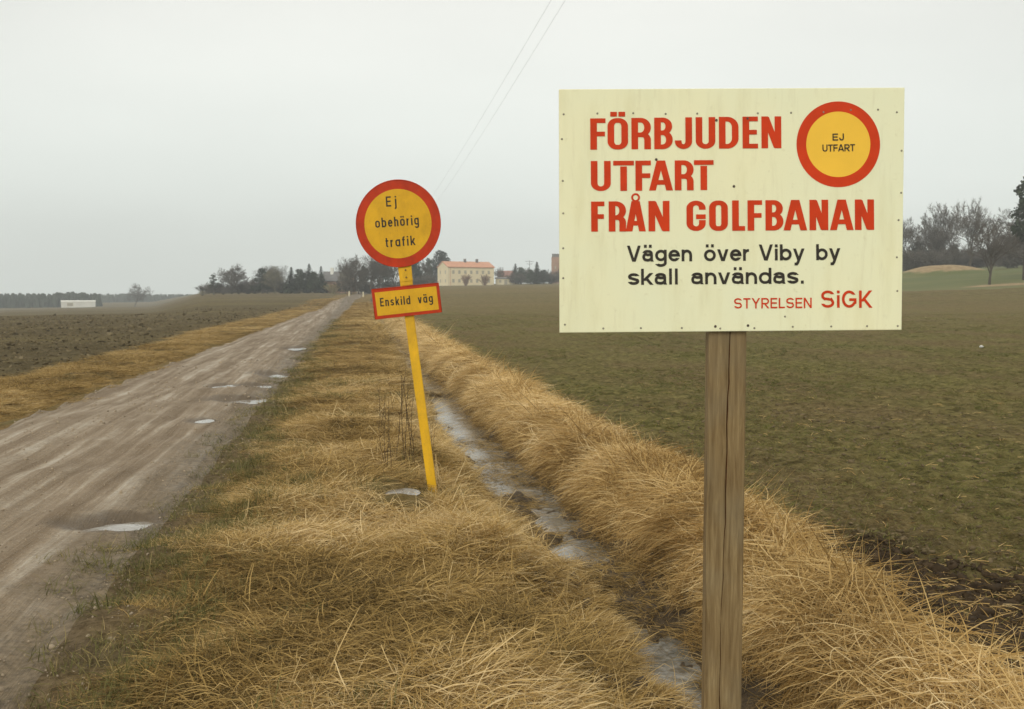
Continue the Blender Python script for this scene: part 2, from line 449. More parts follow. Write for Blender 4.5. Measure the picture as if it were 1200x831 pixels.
# ditch water: one long sheet, the uneven bottom breaks it up
wy = [y for y in ys if y > 1 and y < 150]
V = []; Fq = []
for k, y in enumerate(wy):
    b = float(big(np.array([1.6]), np.array([y]))[0])
    wob = float(.10 * math.sin(y * .55) + .16 * vnoise(y * .9, 0, 5) + .10 * vnoise(y * 2.3, 0, 9)) * max(.3, min(1, 1 - y / 60))
    for sx in (-.42, 0, .42): V.append((1.6 - wob + sx + float(bend(y)), y, -.525 + b))
    if k: o = 3 * (k - 1); Fq += [(o, o + 1, o + 4, o + 3), (o + 1, o + 2, o + 5, o + 4)]
tag(link('ditch_water', new_mesh('ditch_water', V, Fq), M_water), kind='structure')
for k, (x, y, rx, ry, dp) in enumerate(PUD):
    # level of the water: a little under the rim
    a = np.linspace(0, 2 * PI, 24, endpoint=False)
    rim = H(x + rx * 1.35 * np.cos(a), y + ry * 1.35 * np.sin(a))
    lv = max(float(rim.min()) - .001, float(H(np.array([x]), np.array([y]))[0]) + dp * .55)
    V = [(x, y, lv)] + [(x + 1.33 * rx * math.cos(t), y + 1.33 * ry * math.sin(t), lv) for t in a]
    Fq = [(0, 1 + i, 1 + (i + 1) % 24) for i in range(24)]
    tag(link('puddle', new_mesh('puddle', V, Fq), M_pud), kind='structure')

# ------------------------------------------------------------------ grass clumps and scatter
def clump(name, mat, n, rad, L, wdt, elev, azs, droop, K=5, seed=0, tint=(0, 1), straight=0.0):
    """n ribbons; L, elev, tint = (min, max); azs = spread of direction about +X (degrees)"""
    r = np.random.RandomState(seed)
    a = r.uniform(0, 2 * PI, n); q = rad * np.sqrt(r.uniform(0, 1, n))
    P = np.stack([q * np.cos(a), q * np.sin(a), np.full(n, -.02)], 1)
    az = np.radians(r.uniform(-azs, azs, n)); el = np.radians(r.uniform(*elev, n)); ln = r.uniform(*L, n)
    wd = wdt * r.uniform(.6, 1.35, n); dr = np.radians(droop) * r.uniform(.3, 1.5, n) / K
    kink = np.where(r.uniform(0, 1, n) < .45, r.randint(1, K, n), -1)
    tw = r.uniform(-.9, .9, n); tn = r.uniform(*tint, n); daz = r.uniform(-.22, .22, n)
    rows = []
    p = P.copy()
    for k in range(K + 1):
        side = np.stack([-np.sin(az) * np.cos(tw), np.cos(az) * np.cos(tw), np.sin(tw)], 1)
        wk = wd * (1 - (k / K) ** 2 * .85) * .5
        rows.append(p - side * wk[:, None]); rows.append(p + side * wk[:, None])
        el2 = np.maximum(el, np.where(p[:, 2] < .015, .02, -1.2))
        d = np.stack([np.cos(el2) * np.cos(az), np.cos(el2) * np.sin(az), np.sin(el2)], 1)
        p = p + d * (ln / K)[:, None]
        el = el - dr - np.where(kink == k, r.uniform(.3, 1.3, n), 0); az = az + daz
    V = np.stack(rows, 1)            # n, 2(K+1), 3
    m = 2 * (K + 1); base = np.arange(n)[:, None] * m
    Q = np.concatenate([np.stack([base[:, 0] + 2 * k, base[:, 0] + 2 * k + 1, base[:, 0] + 2 * k + 3, base[:, 0] + 2 * k + 2], 1) for k in range(K)])
    me = new_mesh(name, V.reshape(-1, 3), Q)
    at = me.attributes.new('tint', 'FLOAT', 'POINT'); at.data.foreach_set('value', np.repeat(tn, m).astype(np.float32))
    me.materials.append(mat)
    return bpy.data.objects.new(name, me)

def scatter(name, pts, rot, scl, idx, hue, sources, label, cat):
    me = bpy.data.meshes.new(name); n = len(pts)
    me.vertices.add(n); me.vertices.foreach_set('co', pts.astype(np.float32).ravel())
    for nm, ty, ar in (('rot', 'FLOAT_VECTOR', rot), ('scl', 'FLOAT_VECTOR', scl)):
        at = me.attributes.new(nm, ty, 'POINT'); at.data.foreach_set('vector', ar.astype(np.float32).ravel())
    at = me.attributes.new('idx', 'INT', 'POINT'); at.data.foreach_set('value', idx.astype(np.int32))
    at = me.attributes.new('hue', 'FLOAT', 'POINT'); at.data.foreach_set('value', hue.astype(np.float32))
    o = bpy.data.objects.new(name, me); COL.objects.link(o)
    cl = bpy.data.collections.new(name + ' pieces')
    for k, s in enumerate(sources): s.name = '%s_piece_%02d' % (name, k); cl.objects.link(s)
    g = bpy.data.node_groups.new(name, 'GeometryNodeTree')
    g.interface.new_socket('Geometry', in_out='INPUT', socket_type='NodeSocketGeometry')
    g.interface.new_socket('Geometry', in_out='OUTPUT', socket_type='NodeSocketGeometry')
    gi = g.nodes.new('NodeGroupInput'); go = g.nodes.new('NodeGroupOutput')
    ci = g.nodes.new('GeometryNodeCollectionInfo'); ci.inputs[0].default_value = cl
    ci.inputs['Separate Children'].default_value = True; ci.inputs['Reset Children'].default_value = True
    ip = g.nodes.new('GeometryNodeInstanceOnPoints'); ip.inputs['Pick Instance'].default_value = True
    def na(nm, ty):
        x = g.nodes.new('GeometryNodeInputNamedAttribute'); x.data_type = ty; x.inputs[0].default_value = nm; return x.outputs[0]
    er = g.nodes.new('FunctionNodeEulerToRotation')
    g.links.new(na('rot', 'FLOAT_VECTOR'), er.inputs[0])
    g.links.new(gi.outputs[0], ip.inputs['Points']); g.links.new(ci.outputs[0], ip.inputs['Instance'])
    g.links.new(na('idx', 'INT'), ip.inputs['Instance Index']); g.links.new(er.outputs[0], ip.inputs['Rotation'])
    g.links.new(na('scl', 'FLOAT_VECTOR'), ip.inputs['Scale']); g.links.new(ip.outputs[0], go.inputs[0])
    md = o.modifiers.new('scatter', 'NODES'); md.node_group = g
    return tag(o, label, cat, kind='stuff')

RS = np.random.RandomState(11)
def spread(x0, x1, y0, y1, n0, near=8.0, kmax=7, jx=.12, seed=0):
    """random points in a lengthwise strip, thinning (and growing wider, k) with distance"""
    P = []
    y = y0
    while y < y1:
        dy = max(.25, y * .08); k = min(kmax, max(1.0, (y / near)) ** .85)
        n = RS.poisson(n0 / k ** 2 * (x1 - x0) * dy)
        a = np.stack([RS.uniform(x0, x1, n), RS.uniform(y, y + dy, n), np.full(n, k)], 1); P.append(a); y += dy
    return np.concatenate(P)
def lay(P):
    X = P[:, 0] + bend(P[:, 1]); return np.stack([X, P[:, 1], H(X, P[:, 1])], 1)

matted = lambda mat, s, t=(0, 1): [clump('matted', mat, 96, .16, (.05, .24), .0034, (1, 34), (180, 75, 180, 90, 60)[i], 50, 4, s + i, t) for i in range(5)]
tufts = lambda mat, s, t=(0, 1): [clump('tuft', mat, 42, .09, (.10, .23), .0036, (25, 75), 120, 120, 6, s + 50 + i, t) for i in range(3)]
stalks = lambda mat, s: [clump('stalk', mat, 3, .12, (.16, .36), .0048, (8, 70), 180, 25, 5, s + 90 + i, (.7, 1)) for i in range(3)]

# left verge between road and ditch
P = spread(-1.55, 1.6, 2.3, 115, 300, 8, 3.6)
x, y, k = P.T
edge = -1.18 + .22 * vnoise(y * 1.3, y * 0, 4) * 2
keep = (x > edge) & (RS.uniform(0, 1, len(x)) < .10 + .90 * sstep(edge - .05, edge + .65, x))
keep &= x < 1.20 + .36 * sstep(9, 6.2, y) + .2 * vnoise(x * 2, y * 1.7, 17)
keep &= ~((np.abs(x - PUD[-1][0]) < .24) & (np.abs(y - PUD[-1][1] + .1) < .42))
P = P[keep]; x, y, k = P.T; pts = lay(P)
swirl = (fbm(x, y, .9, 91, 2) * 2.8) * PI + RS.normal(0, .75, len(x))
dwn = sstep(.55, .95, x); ang = np.where(RS.uniform(0, 1, len(x)) < dwn * .8, RS.normal(-.35, .5, len(x)), swirl)
slope = np.where((x > .7) & (x < 1.25), .5, 0)
rot = np.stack([np.zeros(len(x)), slope, ang], 1)
s0 = RS.uniform(.75, 1.25, len(x)) * (.55 + .45 * sstep(-1.1, -.4, x)) * (1 - .45 * sstep(.85, 1.15, x - .3 * sstep(9, 6.2, y)))
hump = 1 + .35 * vnoise(x * 2.2, y * 2.2, 7)
kk = k ** .75; scl = np.stack([s0 * kk, s0 * kk, s0 * hump * (1.0 + .06 * k)], 1)
u = RS.uniform(0, 1, len(x)); idx = np.where(u < .85, RS.randint(0, 5, len(x)), np.where(u < .96, RS.randint(5, 8, len(x)), RS.randint(8, 11, len(x))))
idx = np.where((k > 1.6) & (idx > 7), 1, idx)
patch = fbm(x, y, 1.1, 55, 3)
hue = np.clip(.45 + patch * 1.3 + RS.normal(0, .11, len(x)), 0, 1)
scatter('verge_grass', pts, rot, scl, idx, hue, matted(M_verge, 1) + tufts(M_verge, 2) + stalks(M_verge, 3),
        'matted dry brown grass on the verge between dirt road and ditch', 'dry grass')

# short green and dead grass creeping on to the road edge
P = spread(-1.75, .9, 2.3, 60, 120); x, y, k = P.T
keep = RS.uniform(0, 1, len(x)) < (.85 * np.exp(-((x + .98 + .3 * vnoise(y * .8, y * 0, 3)) / .36) ** 2) * .9 + .50 * (fbm(x, y, .9, 35, 2) > .06) * (x > -.9))
for q_ in PUD: keep &= ((x - q_[0]) / (q_[2] * 1.3)) ** 2 + ((y - q_[1]) / (q_[3] * 1.4 + .1)) ** 2 > 1
P = P[keep]; x, y, k = P.T; n = len(x)
sc = RS.uniform(.6, 1.2, n)
scatter('green_grass', lay(P), np.stack([np.zeros(n), np.zeros(n), RS.uniform(0, 6.3, n)], 1), np.stack([sc * k, sc * k, sc], 1),
        RS.randint(0, 3, n), RS.uniform(.1, .9, n), [clump('short', M_green, 46, .12, (.05, .15), .0038, (25, 80), 180, 50, 3, 300 + i) for i in range(3)],
        'short green and brown grass along the muddy road edge', 'grass')

# right bank: long straw combed down towards the water
P = spread(1.93, 3.0, 2.0, 160, 400, 8, 3.6)
x, y, k = P.T
me_ = .14 * np.sin(y * .9) + .25 * vnoise(y * 1.1, y * 0, 2)
wob_ = (.10 * np.sin(y * .55) + .16 * vnoise(y * .9, y * 0, 5) + .10 * vnoise(y * 2.3, y * 0, 9)) * np.clip(1 - y / 60, .3, 1)
keep = (x < 2.74 + me_ * .45 + .10 * sstep(6, 12, y) - .34 * sstep(6.0, 3.8, y) - .10 * (k - 1)) & (x + wob_ > 1.98) & (RS.uniform(0, 1, len(x)) < .3 + .7 * sstep(1.98, 2.12, x + wob_))
P = P[keep]; x, y, k = P.T; pts = lay(P); n = len(x)
top = sstep(2.45, 2.9, x)
near_ = sstep(7.5, 4.5, y)
ang = PI + .45 + fbm(x, y, 1.8, 71, 2) * 2.2 + RS.normal(0, .35 + .35 * near_, n) * (1 + 1.2 * top)
slope = np.where((x > 1.85) & (x < 2.45), .55, 0.05)
scl0 = RS.uniform(.9, 1.5, n) * (1 - .30 * top) * (.55 + .45 * sstep(2.0, 2.3, x))
hgt = (1 + .9 * vnoise(x * 2.4, y * 2.4, 19)) * (1 - .35 * near_)
rot = np.stack([np.zeros(n), slope, ang], 1)
kk = k ** .6; scl = np.stack([scl0 * kk, scl0 * kk, scl0 * hgt * 1.15], 1)
u = RS.uniform(0, 1, n); idx = np.where(u < .70, RS.randint(0, 5, n), np.where(u < .94, RS.randint(5, 8, n), RS.randint(8, 11, n)))
idx = np.where((k > 1.6) & (idx > 7), 1, idx)
hue = np.clip(.56 + fbm(x, y, 1.2, 56, 3) * .7 + RS.normal(0, .10, n) - .55 * sstep(2.24, 2.0, x), 0, 1)  # blades low on the bank tinted darker: overhang shadow put into the colour
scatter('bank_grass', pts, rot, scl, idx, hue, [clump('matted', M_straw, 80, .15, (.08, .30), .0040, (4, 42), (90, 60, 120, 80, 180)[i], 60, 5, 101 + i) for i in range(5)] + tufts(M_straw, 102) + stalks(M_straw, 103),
        'long pale straw grass drooping over the bank into the ditch', 'dry grass')

# grass hanging and floating in the ditch
P = spread(1.15, 2.05, 2.0, 60, 260)
x, y, k = P.T
gap = fbm(x * .5, y, .8, 66, 2) + .6 * np.exp(-((y - 6.4) / .8) ** 2)
wb2 = (.10 * np.sin(y * .55) + .16 * vnoise(y * .9, y * 0, 5) + .10 * vnoise(y * 2.3, y * 0, 9)) * np.clip(1 - y / 60, .3, 1)
hz_ = H(x + bend(y), y) - big(x + bend(y), y)
keep = (gap > .16) | (hz_ > -.515) | (np.abs(x + wb2 - 1.6) > .27 + .1 * vnoise(y * 6, y * 0, 3))
keep &= RS.uniform(0, 1, len(x)) < .55 + .45 * np.exp(-((y - 6.4) / .9) ** 2)
P = P[keep]; x, y, k = P.T; n = len(x); pts = lay(P); pts[:, 2] = np.maximum(pts[:, 2], -.52 + big(x, y)) - .005
scatter('ditch_grass', pts, np.stack([np.zeros(n), np.zeros(n), RS.uniform(0, 6.3, n)], 1), np.stack([.7 * k, .7 * k, np.full(n, .8)], 1),
        RS.randint(0, 3, n), np.clip(RS.normal(.34, .18, n), 0, 1),
        [clump('ditch_blade', M_verge, 26, .10, (.10, .34), .0045, (2, 25), 180, 25, 4, 400 + i) for i in range(3)],
        'dark wet grass lying across the water in the ditch', 'dry grass')

# strip on the far side of the road
P = spread(-6.75, -3.9, 5, 150, 95, 12, 6)
x, y, k = P.T
pr = sstep(-3.95, -4.6, x + .5 * vnoise(y * .9, y * 0, 14)) * sstep(-6.75, -6.35, x + .35 * vnoise(y * .6, y * 0, 12))
P = P[RS.uniform(0, 1, len(x)) < pr]; x, y, k = P.T; n = len(x)
s0 = RS.uniform(.8, 1.2, n) * (.55 + .45 * sstep(-4.4, -5.0, x))
u = RS.uniform(0, 1, n)
scatter('far_verge_grass', lay(P), np.stack([np.zeros(n), np.zeros(n), fbm(x, y, .5, 99, 2) * 6 + RS.normal(0, .6, n)], 1), np.stack([s0 * k, s0 * k, s0 * 1.05], 1),
        np.where(u < .6, RS.randint(0, 5, n), RS.randint(5, 8, n)), np.clip(.50 + fbm(x, y, .7, 57, 3) * .7 - .25 * sstep(-4.9, -4.4, x), 0, 1), matted(M_verge, 501) + tufts(M_verge, 502),
        'dry golden grass strip between dirt road and ploughed field', 'dry grass')

# wheat sprouts, soil clods and straw litter
def clod(name, mat, seed, flat=.6):
    r = np.random.RandomState(seed)
    t = (1 + 5 ** .5) / 2
    V = np.array([(-1, t, 0), (1, t, 0), (-1, -t, 0), (1, -t, 0), (0, -1, t), (0, 1, t), (0, -1, -t), (0, 1, -t), (t, 0, -1), (t, 0, 1), (-t, 0, -1), (-t, 0, 1)]) / 1.9
    V = V * r.uniform(.6, 1.25, (12, 1)) * np.array([1.2, .9, flat])
    Fc = np.array([(0,11,5),(0,5,1),(0,1,7),(0,7,10),(0,10,11),(1,5,9),(5,11,4),(11,10,2),(10,7,6),(7,1,8),(3,9,4),(3,4,2),(3,2,6),(3,6,8),(3,8,9),(4,9,5),(2,4,11),(6,2,10),(8,6,7),(9,8,1)])
    me = new_mesh(name, V, Fc); me.materials.append(mat); return bpy.data.objects.new(name, me)
def fieldpts(n, r0, r1, x0):
    R = r0 * (r1 / r0) ** RS.uniform(0, 1, n) ; a = RS.uniform(math.radians(0), math.radians(52), n)
    x = R * np.sin(a); y = R * np.cos(a); k = np.maximum(1, R / 9) ** .9; m = x > x0
    return np.stack([x[m], y[m], k[m]], 1)
P = fieldpts(110000, 3.4, 75, 2.6); x, y, k = P.T
dark = sstep(10.3, 8.9, y + 1.1 * x + 1.2 * vnoise(x * 1.1, y * 1.1, 13))
g_ = fbm(x, y * .6, .45, 81, 3)
keep = RS.uniform(0, 1, len(x)) < np.clip(.50 + 2.2 * g_, .08, 1) * (1 - .85 * dark)
P = P[keep]; x, y, k = P.T; n = len(x); s0 = RS.uniform(.6, 1.25, n)
scatter('wheat_sprouts', lay(P), np.stack([np.zeros(n), np.zeros(n), RS.uniform(0, 6.3, n)], 1), np.stack([s0 * k, s0 * k, s0 * (1 + .1 * k)], 1),
        RS.randint(0, 4, n), np.clip(.45 + fbm(x, y, .5, 83, 3) * .8 + RS.normal(0, .12, n), 0, 1),
        [clump('sprout', M_sprout, 11, .05, (.025, .075), .0042, (5, 65), 180, 55, 3, 600 + i) for i in range(4)],
        'thin green winter wheat sprouts in the wide field', 'wheat')
M_clod = plain('dark soil clod', (.050, .034, .019), .95, .1, .5, 14)
M_clodb = plain('brown field clod', (.135, .102, .055), .95, .1, .4, 9)
P = fieldpts(130000, 3.3, 15, 2.6); P[:, 2] = np.minimum(P[:, 2], 1.4); x, y, k = P.T
dark = sstep(10.3, 8.9, y + 1.1 * x + 1.2 * vnoise(x * 1.1, y * 1.1, 13))
keep = RS.uniform(0, 1, len(x)) < .22 + .78 * dark
P = P[keep]; dark = dark[keep]; x, y, k = P.T; n = len(x); s0 = RS.gamma(1.6, .0050, n) * (1 + .45 * dark)
pp = lay(P); pp[:, 2] -= s0 * .15
scatter('soil_clods', pp, RS.uniform(0, 6.3, (n, 3)) * np.array([.12, .12, 1]), np.stack([s0 * k, s0 * k, s0 * np.sqrt(k)], 1),
        np.where(dark > .4, RS.randint(0, 3, n), RS.randint(3, 6, n)), RS.uniform(0, 1, n), [clod('clod', M_clod, 5 + i) for i in range(3)] + [clod('clod', M_clodb, 15 + i) for i in range(3)],
        'small dark soil clods on the bare earth beside the bank', 'soil')
P = fieldpts(22000, 3.3, 18, 2.45); P[:, 2] = np.minimum(P[:, 2], 1.35); x, y, k = P.T
keep = RS.uniform(0, 1, len(x)) < .10 + .75 * sstep(10.3, 8.8, y + 1.1 * x); P = P[keep]; x, y, k = P.T; n = len(x); pp = lay(P); pp[:, 2] += .012
scatter('straw_litter', pp, np.stack([RS.normal(0, .1, n), RS.normal(0, .1, n), RS.uniform(0, 6.3, n)], 1), np.stack([k, k, k * 0 + 1], 1),
        RS.randint(0, 3, n), RS.uniform(0, .42, n), [clump('litter', M_straw, 5, .16, (.03, .10), .0042, (-3, 14), 180, 10, 2, 700 + i) for i in range(3)],
        'scattered bits of old straw lying on the field soil', 'straw')
# clods of the ploughed field
n = 45000; R = 12 * (110 / 12) ** RS.uniform(0, 1, n); a = -RS.uniform(math.radians(0), math.radians(48), n)
x = R * np.sin(a); y = R * np.cos(a); m = x < -6.55 ; x = x[m]; y = y[m]; R = R[m]; n = len(x)
k = (R / 14) ** .55; s0 = RS.gamma(2.2, .0095, n); pp = np.stack([x, y, H(x, y)], 1)
M_pc = plain('ploughed clod', (.108, .083, .043), .95, .12, .35, 3)
M_pc2 = plain('ploughed clod pale', (.150, .118, .064), .95, .12, .35, 3)
scatter('ploughed_clods', pp, RS.uniform(0, 6.3, (n, 3)) * np.array([.15, .15, 1]), np.stack([s0 * k, s0 * k, s0 * k * .55], 1),
        RS.randint(0, 4, n), RS.uniform(0, 1, n), [clod('clod', M_pc, 25), clod('clod', M_pc, 26), clod('clod', M_pc2, 27), clod('clod', M_pc, 28)],
        'rough brown earth clods of the ploughed field left of the road', 'soil')
# gravel on the road
P = spread(-4.25, -1.0, 3, 24, 420, 7, 4); x, y, k = P.T; n = len(x)
keep = RS.uniform(0, 1, n) < .15 + .6 * sstep(-1.9, -1.2, x) + .4 * sstep(-3.8, -4.2, x) + .5 * (fbm(x * 2, y * .3, 1.2, 6, 2) > .1); P = P[keep]; x, y, k = P.T; n = len(x)
M_gr = plain('road gravel', (.27, .215, .145), .8, .3, .55, 12); s0 = RS.gamma(2.2, .0019, n)
scatter('road_gravel', lay(P), RS.uniform(0, 6.3, (n, 3)), np.stack([s0 * k] * 3, 1), RS.randint(0, 3, n), RS.uniform(0, 1, n), [clod('gravel', M_gr, 35 + i, .8) for i in range(3)],
        'small brown stones loose on the muddy dirt road', 'gravel')

# ------------------------------------------------------------------ lettering: every glyph is built from strokes
def arc(cx, cy, rx, ry, a0, a1, n=9):
    return [(cx + rx * math.cos(math.radians(a0 + (a1 - a0) * i / n)), cy + ry * math.sin(math.radians(a0 + (a1 - a0) * i / n))) for i in range(n + 1)]
def glyph(ch, w, t, bold=False):
    ty = t * .70 if bold else t
    """strokes (points, closed) in units of the cap height; w outer width, t stroke"""
    x0, x1, y0, y1 = t / 2, w - t / 2, ty / 2, 1 - ty / 2
    cx = w / 2; W = x1 - x0; xh = .73; ya = xh - t / 2
    S = []; L = lambda *p, c=False: S.append((list(p), c))
    def bowl(ax, ay, bx, by, r):      # closed rounded box
        r = min(r, (bx - ax) / 2, (by - ay) / 2)
        return arc(bx - r, by - r, r, r, 0, 90) + arc(ax + r, by - r, r, r, 90, 180) + arc(ax + r, ay + r, r, r, 180, 270) + arc(bx - r, ay + r, r, r, 270, 360)
    rr = W * .5 if not bold else W * .42
    if ch in 'OÖ':
        S.append((bowl(x0, y0, x1, y1, W * .42 if bold else W), True))
    elif ch == 'F':
        L((x0, 0), (x0, 1)); L((x0 + t/2, y1), (w, y1)); L((x0 + t/2, .50), (w * .96, .50))
    elif ch == 'E':
        L((x0, 0), (x0, 1)); L((x0 + t/2, y1), (w, y1)); L((x0 + t/2, .51), (w * .93, .51)); L((x0 + t/2, y0), (w, y0))
    elif ch == 'L': L((x0, 0), (x0, 1)); L((x0 + t/2, y0), (w, y0))
    elif ch == 'T': L((0, y1), (w, y1)); L((cx, 0), (cx, y1 - t/2))
    elif ch == 'N': L((x0, 0), (x0, 1)); L((x1, 0), (x1, 1)); L((x0 + t*.12, .985), (x1 - t*.12, .015))
    elif ch == 'U':
        S.append(([(x0, 1)] + arc(cx, y0 + rr, W/2, rr, 180, 360, 14) + [(x1, 1)], False))
    elif ch == 'J':
        r = W / 2; S.append(([(x1, 1)] + arc(cx, y0 + r, r, r, 0, -180, 14) + [(x0, y0 + r + (.03 if bold else .06))], False))
    elif ch == 'D':
        r = W * .62; L((x0, 0), (x0, 1)); S.append(([(x0 + t/2, y1)] + arc(x1 - r, y1 - r, r, r, 90, 0) + arc(x1 - r, y0 + r, r, r, 0, -90) + [(x0 + t/2, y0)], False))
    elif ch == 'B':
        L((x0, 0), (x0, 1)); ym = .52; r = (y1 - ym) * .48
        S.append(([(x0 + t/2, y1)] + arc(x1 - r - .03*w, y1 - r, r, r, 90, 0) + arc(x1 - r - .03*w, ym + r, r, r, 0, -90) + [(x0 + t/2, ym)], False))
        r = (ym - y0) * .48
        S.append(([(x1 - r - .1*w, ym)] + arc(x1 - r, ym - r, r, r, 90, 0) + arc(x1 - r, y0 + r, r, r, 0, -90) + [(x0 + t/2, y0)], False))
    elif ch == 'R':
        L((x0, 0), (x0, 1)); ym = .46; r = (y1 - ym) * .48
        S.append(([(x0 + t/2, y1)] + arc(x1 - r, y1 - r, r, r, 90, 0) + arc(x1 - r, ym + r, r, r, 0, -90) + [(x0 + t/2, ym)], False))
        if bold: r = .16; S.append(([(x1 - r - .02, ym)] + arc(x1 - r, ym - r, r, r, 80, 0, 6) + [(x1, 0)], False))
        else: L((cx, ym - t/2), (x1 + t*.1, 0))
    elif ch in 'AÅ':
        L((t*.45, 0), (cx - t*.12, 1)); L((w - t*.45, 0), (cx + t*.12, 1)); L((w*.24, .27), (w*.76, .27))
        if ch == 'Å': S.append((arc(cx, 1.12, .115, .115, 0, 345, 16), True))
    elif ch == 'G':
        if bold: r = rr; pts = [(x1, .70)] + [(x1, y1 - r)] + arc(cx, y1 - r, W/2, r, 0, 180, 14) + arc(cx, y0 + r, W/2, r, 180, 360, 14) + [(x1, .47 - t/2)]
        else: pts = arc(cx, .5, W/2, y1 - .5, 38, 325, 22) + [(x1, .30), (x1, .46)]
        S.append((pts, False)); L((cx, .47), (w, .47))
    elif ch == 'S':
        r = (y1 - y0) / 4
        S.append((arc(cx, y1 - r, W/2, r, 20, 180, 10) + [(x0 + .02, .60)] + arc(cx, .5, W*.3, .05, 165, 150, 1) + arc(cx, .5, W*.35, .05, 330, 345, 1) + arc(cx, y0 + r, W/2, r, 15, -165, 14), False))
    elif ch == 'Y': L((t*.4, 1), (cx, .45), (w - t*.4, 1)); L((cx, 0), (cx, .47))
    elif ch == 'K': L((x0, 0), (x0, 1)); L((x0 + t/2, .36), (x1, 1)); L((w*.38, .52), (x1 + t*.1, 0))
    elif ch == 'V': L((t*.45, 1), (cx - t*.1, 0)); L((w - t*.45, 1), (cx + t*.1, 0))
    elif ch in 'aä' and not SINGLE:
        S.append((arc(cx - .01, ya - .13, W/2 - .03, .13, 165, 20, 9) + [(x1 - .035, ya - .22), (x1 - .035, .1), (x1 + .01, 0)], False))
        S.append(([(x1 - .04 - t/2, .43), (cx, .42)] + arc(x0 + .13, .24 + y0/2, .13, .175, 90, 270, 9) + arc(cx - .02, y0 + .16, W/2 - .03, .16, 270, 345, 6), False))
    elif ch in 'aä': S.append((bowl(x0, y0, x1, ya, W), True)); L((x1, 0), (x1, xh))
    elif ch in 'oö': S.append((bowl(x0, y0, x1, ya, W), True))
    elif ch == 'b': L((x0, 0), (x0, 1)); S.append((bowl(x0, y0, x1, ya, W), True))
    elif ch == 'd': L((x1, 0), (x1, 1)); S.append((bowl(x0, y0, x1, ya, W), True))
    elif ch == 'g':
        S.append((bowl(x0, y0 + .02, x1, ya, W), True)); S.append(([(x1, xh), (x1, -.08)] + arc(cx, -.08, W/2, .17, 0, -155, 10), False))
    elif ch == 'e':
        S.append(([(x0 + t/2, .385), (x1, .385)] + arc(cx, xh / 2, W/2, ya - xh/2, 8, 325, 22), False))
    elif ch == 'h': L((x0, 0), (x0, 1)); S.append(([(x0, .45)] + arc(cx, ya - W/2, W/2, W/2, 165, 0, 9) + [(x1, 0)], False))
    elif ch == 'n': L((x0, 0), (x0, xh)); S.append(([(x0, .45)] + arc(cx, ya - W/2, W/2, W/2, 165, 0, 9) + [(x1, 0)], False))
    elif ch == 'r': L((x0, 0), (x0, xh)); S.append((arc(x0 + W, ya - .26, W, .26, 165, 85, 6), False))
    elif ch == 'i': L((cx, 0), (cx, xh)); L((cx, 1 - t*1.05), (cx, 1))
    elif ch == 'l': L((cx, 0), (cx, 1))
    elif ch == 'j': S.append(([(x1, xh), (x1, -.1)] + arc(x1 - .13, -.1, .13, .13, 0, -90, 5), False)); L((x1, 1 - t*1.05), (x1, 1))
    elif ch == 'k': L((x0, 0), (x0, 1)); L((x0 + t/2, .25), (x1, xh)); L((w*.42, .42), (x1 + t*.1, 0))
    elif ch == 't': S.append(([(w*.38, .95), (w*.38, .16)] + arc(w*.38 + .13, .16, .13, .16 - y0, 180, 275, 6), False)); L((0, ya), (w, ya))
    elif ch == 'f': S.append((arc(w*.42 + .15, y1 - .14, .15, .14, 85, 180, 6) + [(w*.42, 0)], False)); L((0, ya), (w*.95, ya))
    elif ch == 's':
        r = (ya - y0) / 4
        S.append((arc(cx, ya - r, W/2, r, 20, 210, 10) + arc(cx, y0 + r, W/2, r, 30, -165, 12), False))
    elif ch == 'v': L((t*.45, xh), (cx - t*.1, 0)); L((w - t*.45, xh), (cx + t*.1, 0))
    elif ch == 'y': L((t*.45, xh), (cx - t*.05, 0)); L((w - t*.45, xh), (cx - .06, -.14), (cx - .13, -.235), (cx - .27, -.23))
    elif ch == '.': L((cx, 0), (cx, t * 1.1))
    if ch in 'ÖÄ':
        for q in (.30, .70): L((w*q, 1.05), (w*q, 1.05 + (.15 if bold else t)))
    if ch in 'öä':
        for q in (.28, .72): L((w*q, .86), (w*q, .86 + t * 1.1))
    return S
SINGLE = False
WID = dict(a=.60, b=.62, d=.62, e=.62, g=.62, h=.56, i=.20, j=.30, k=.58, l=.20, n=.56, o=.64, r=.38, s=.56, t=.36, f=.36, v=.58, y=.58, u=.56,
           V=.72, E=.58, J=.50, U=.64, T=.60, F=.54, A=.72, R=.66, S=.66, Y=.68, L=.52, N=.68, G=.76, K=.70)
WID.update({'ä': .60, 'ö': .64, '.': .2, ' ': .42})

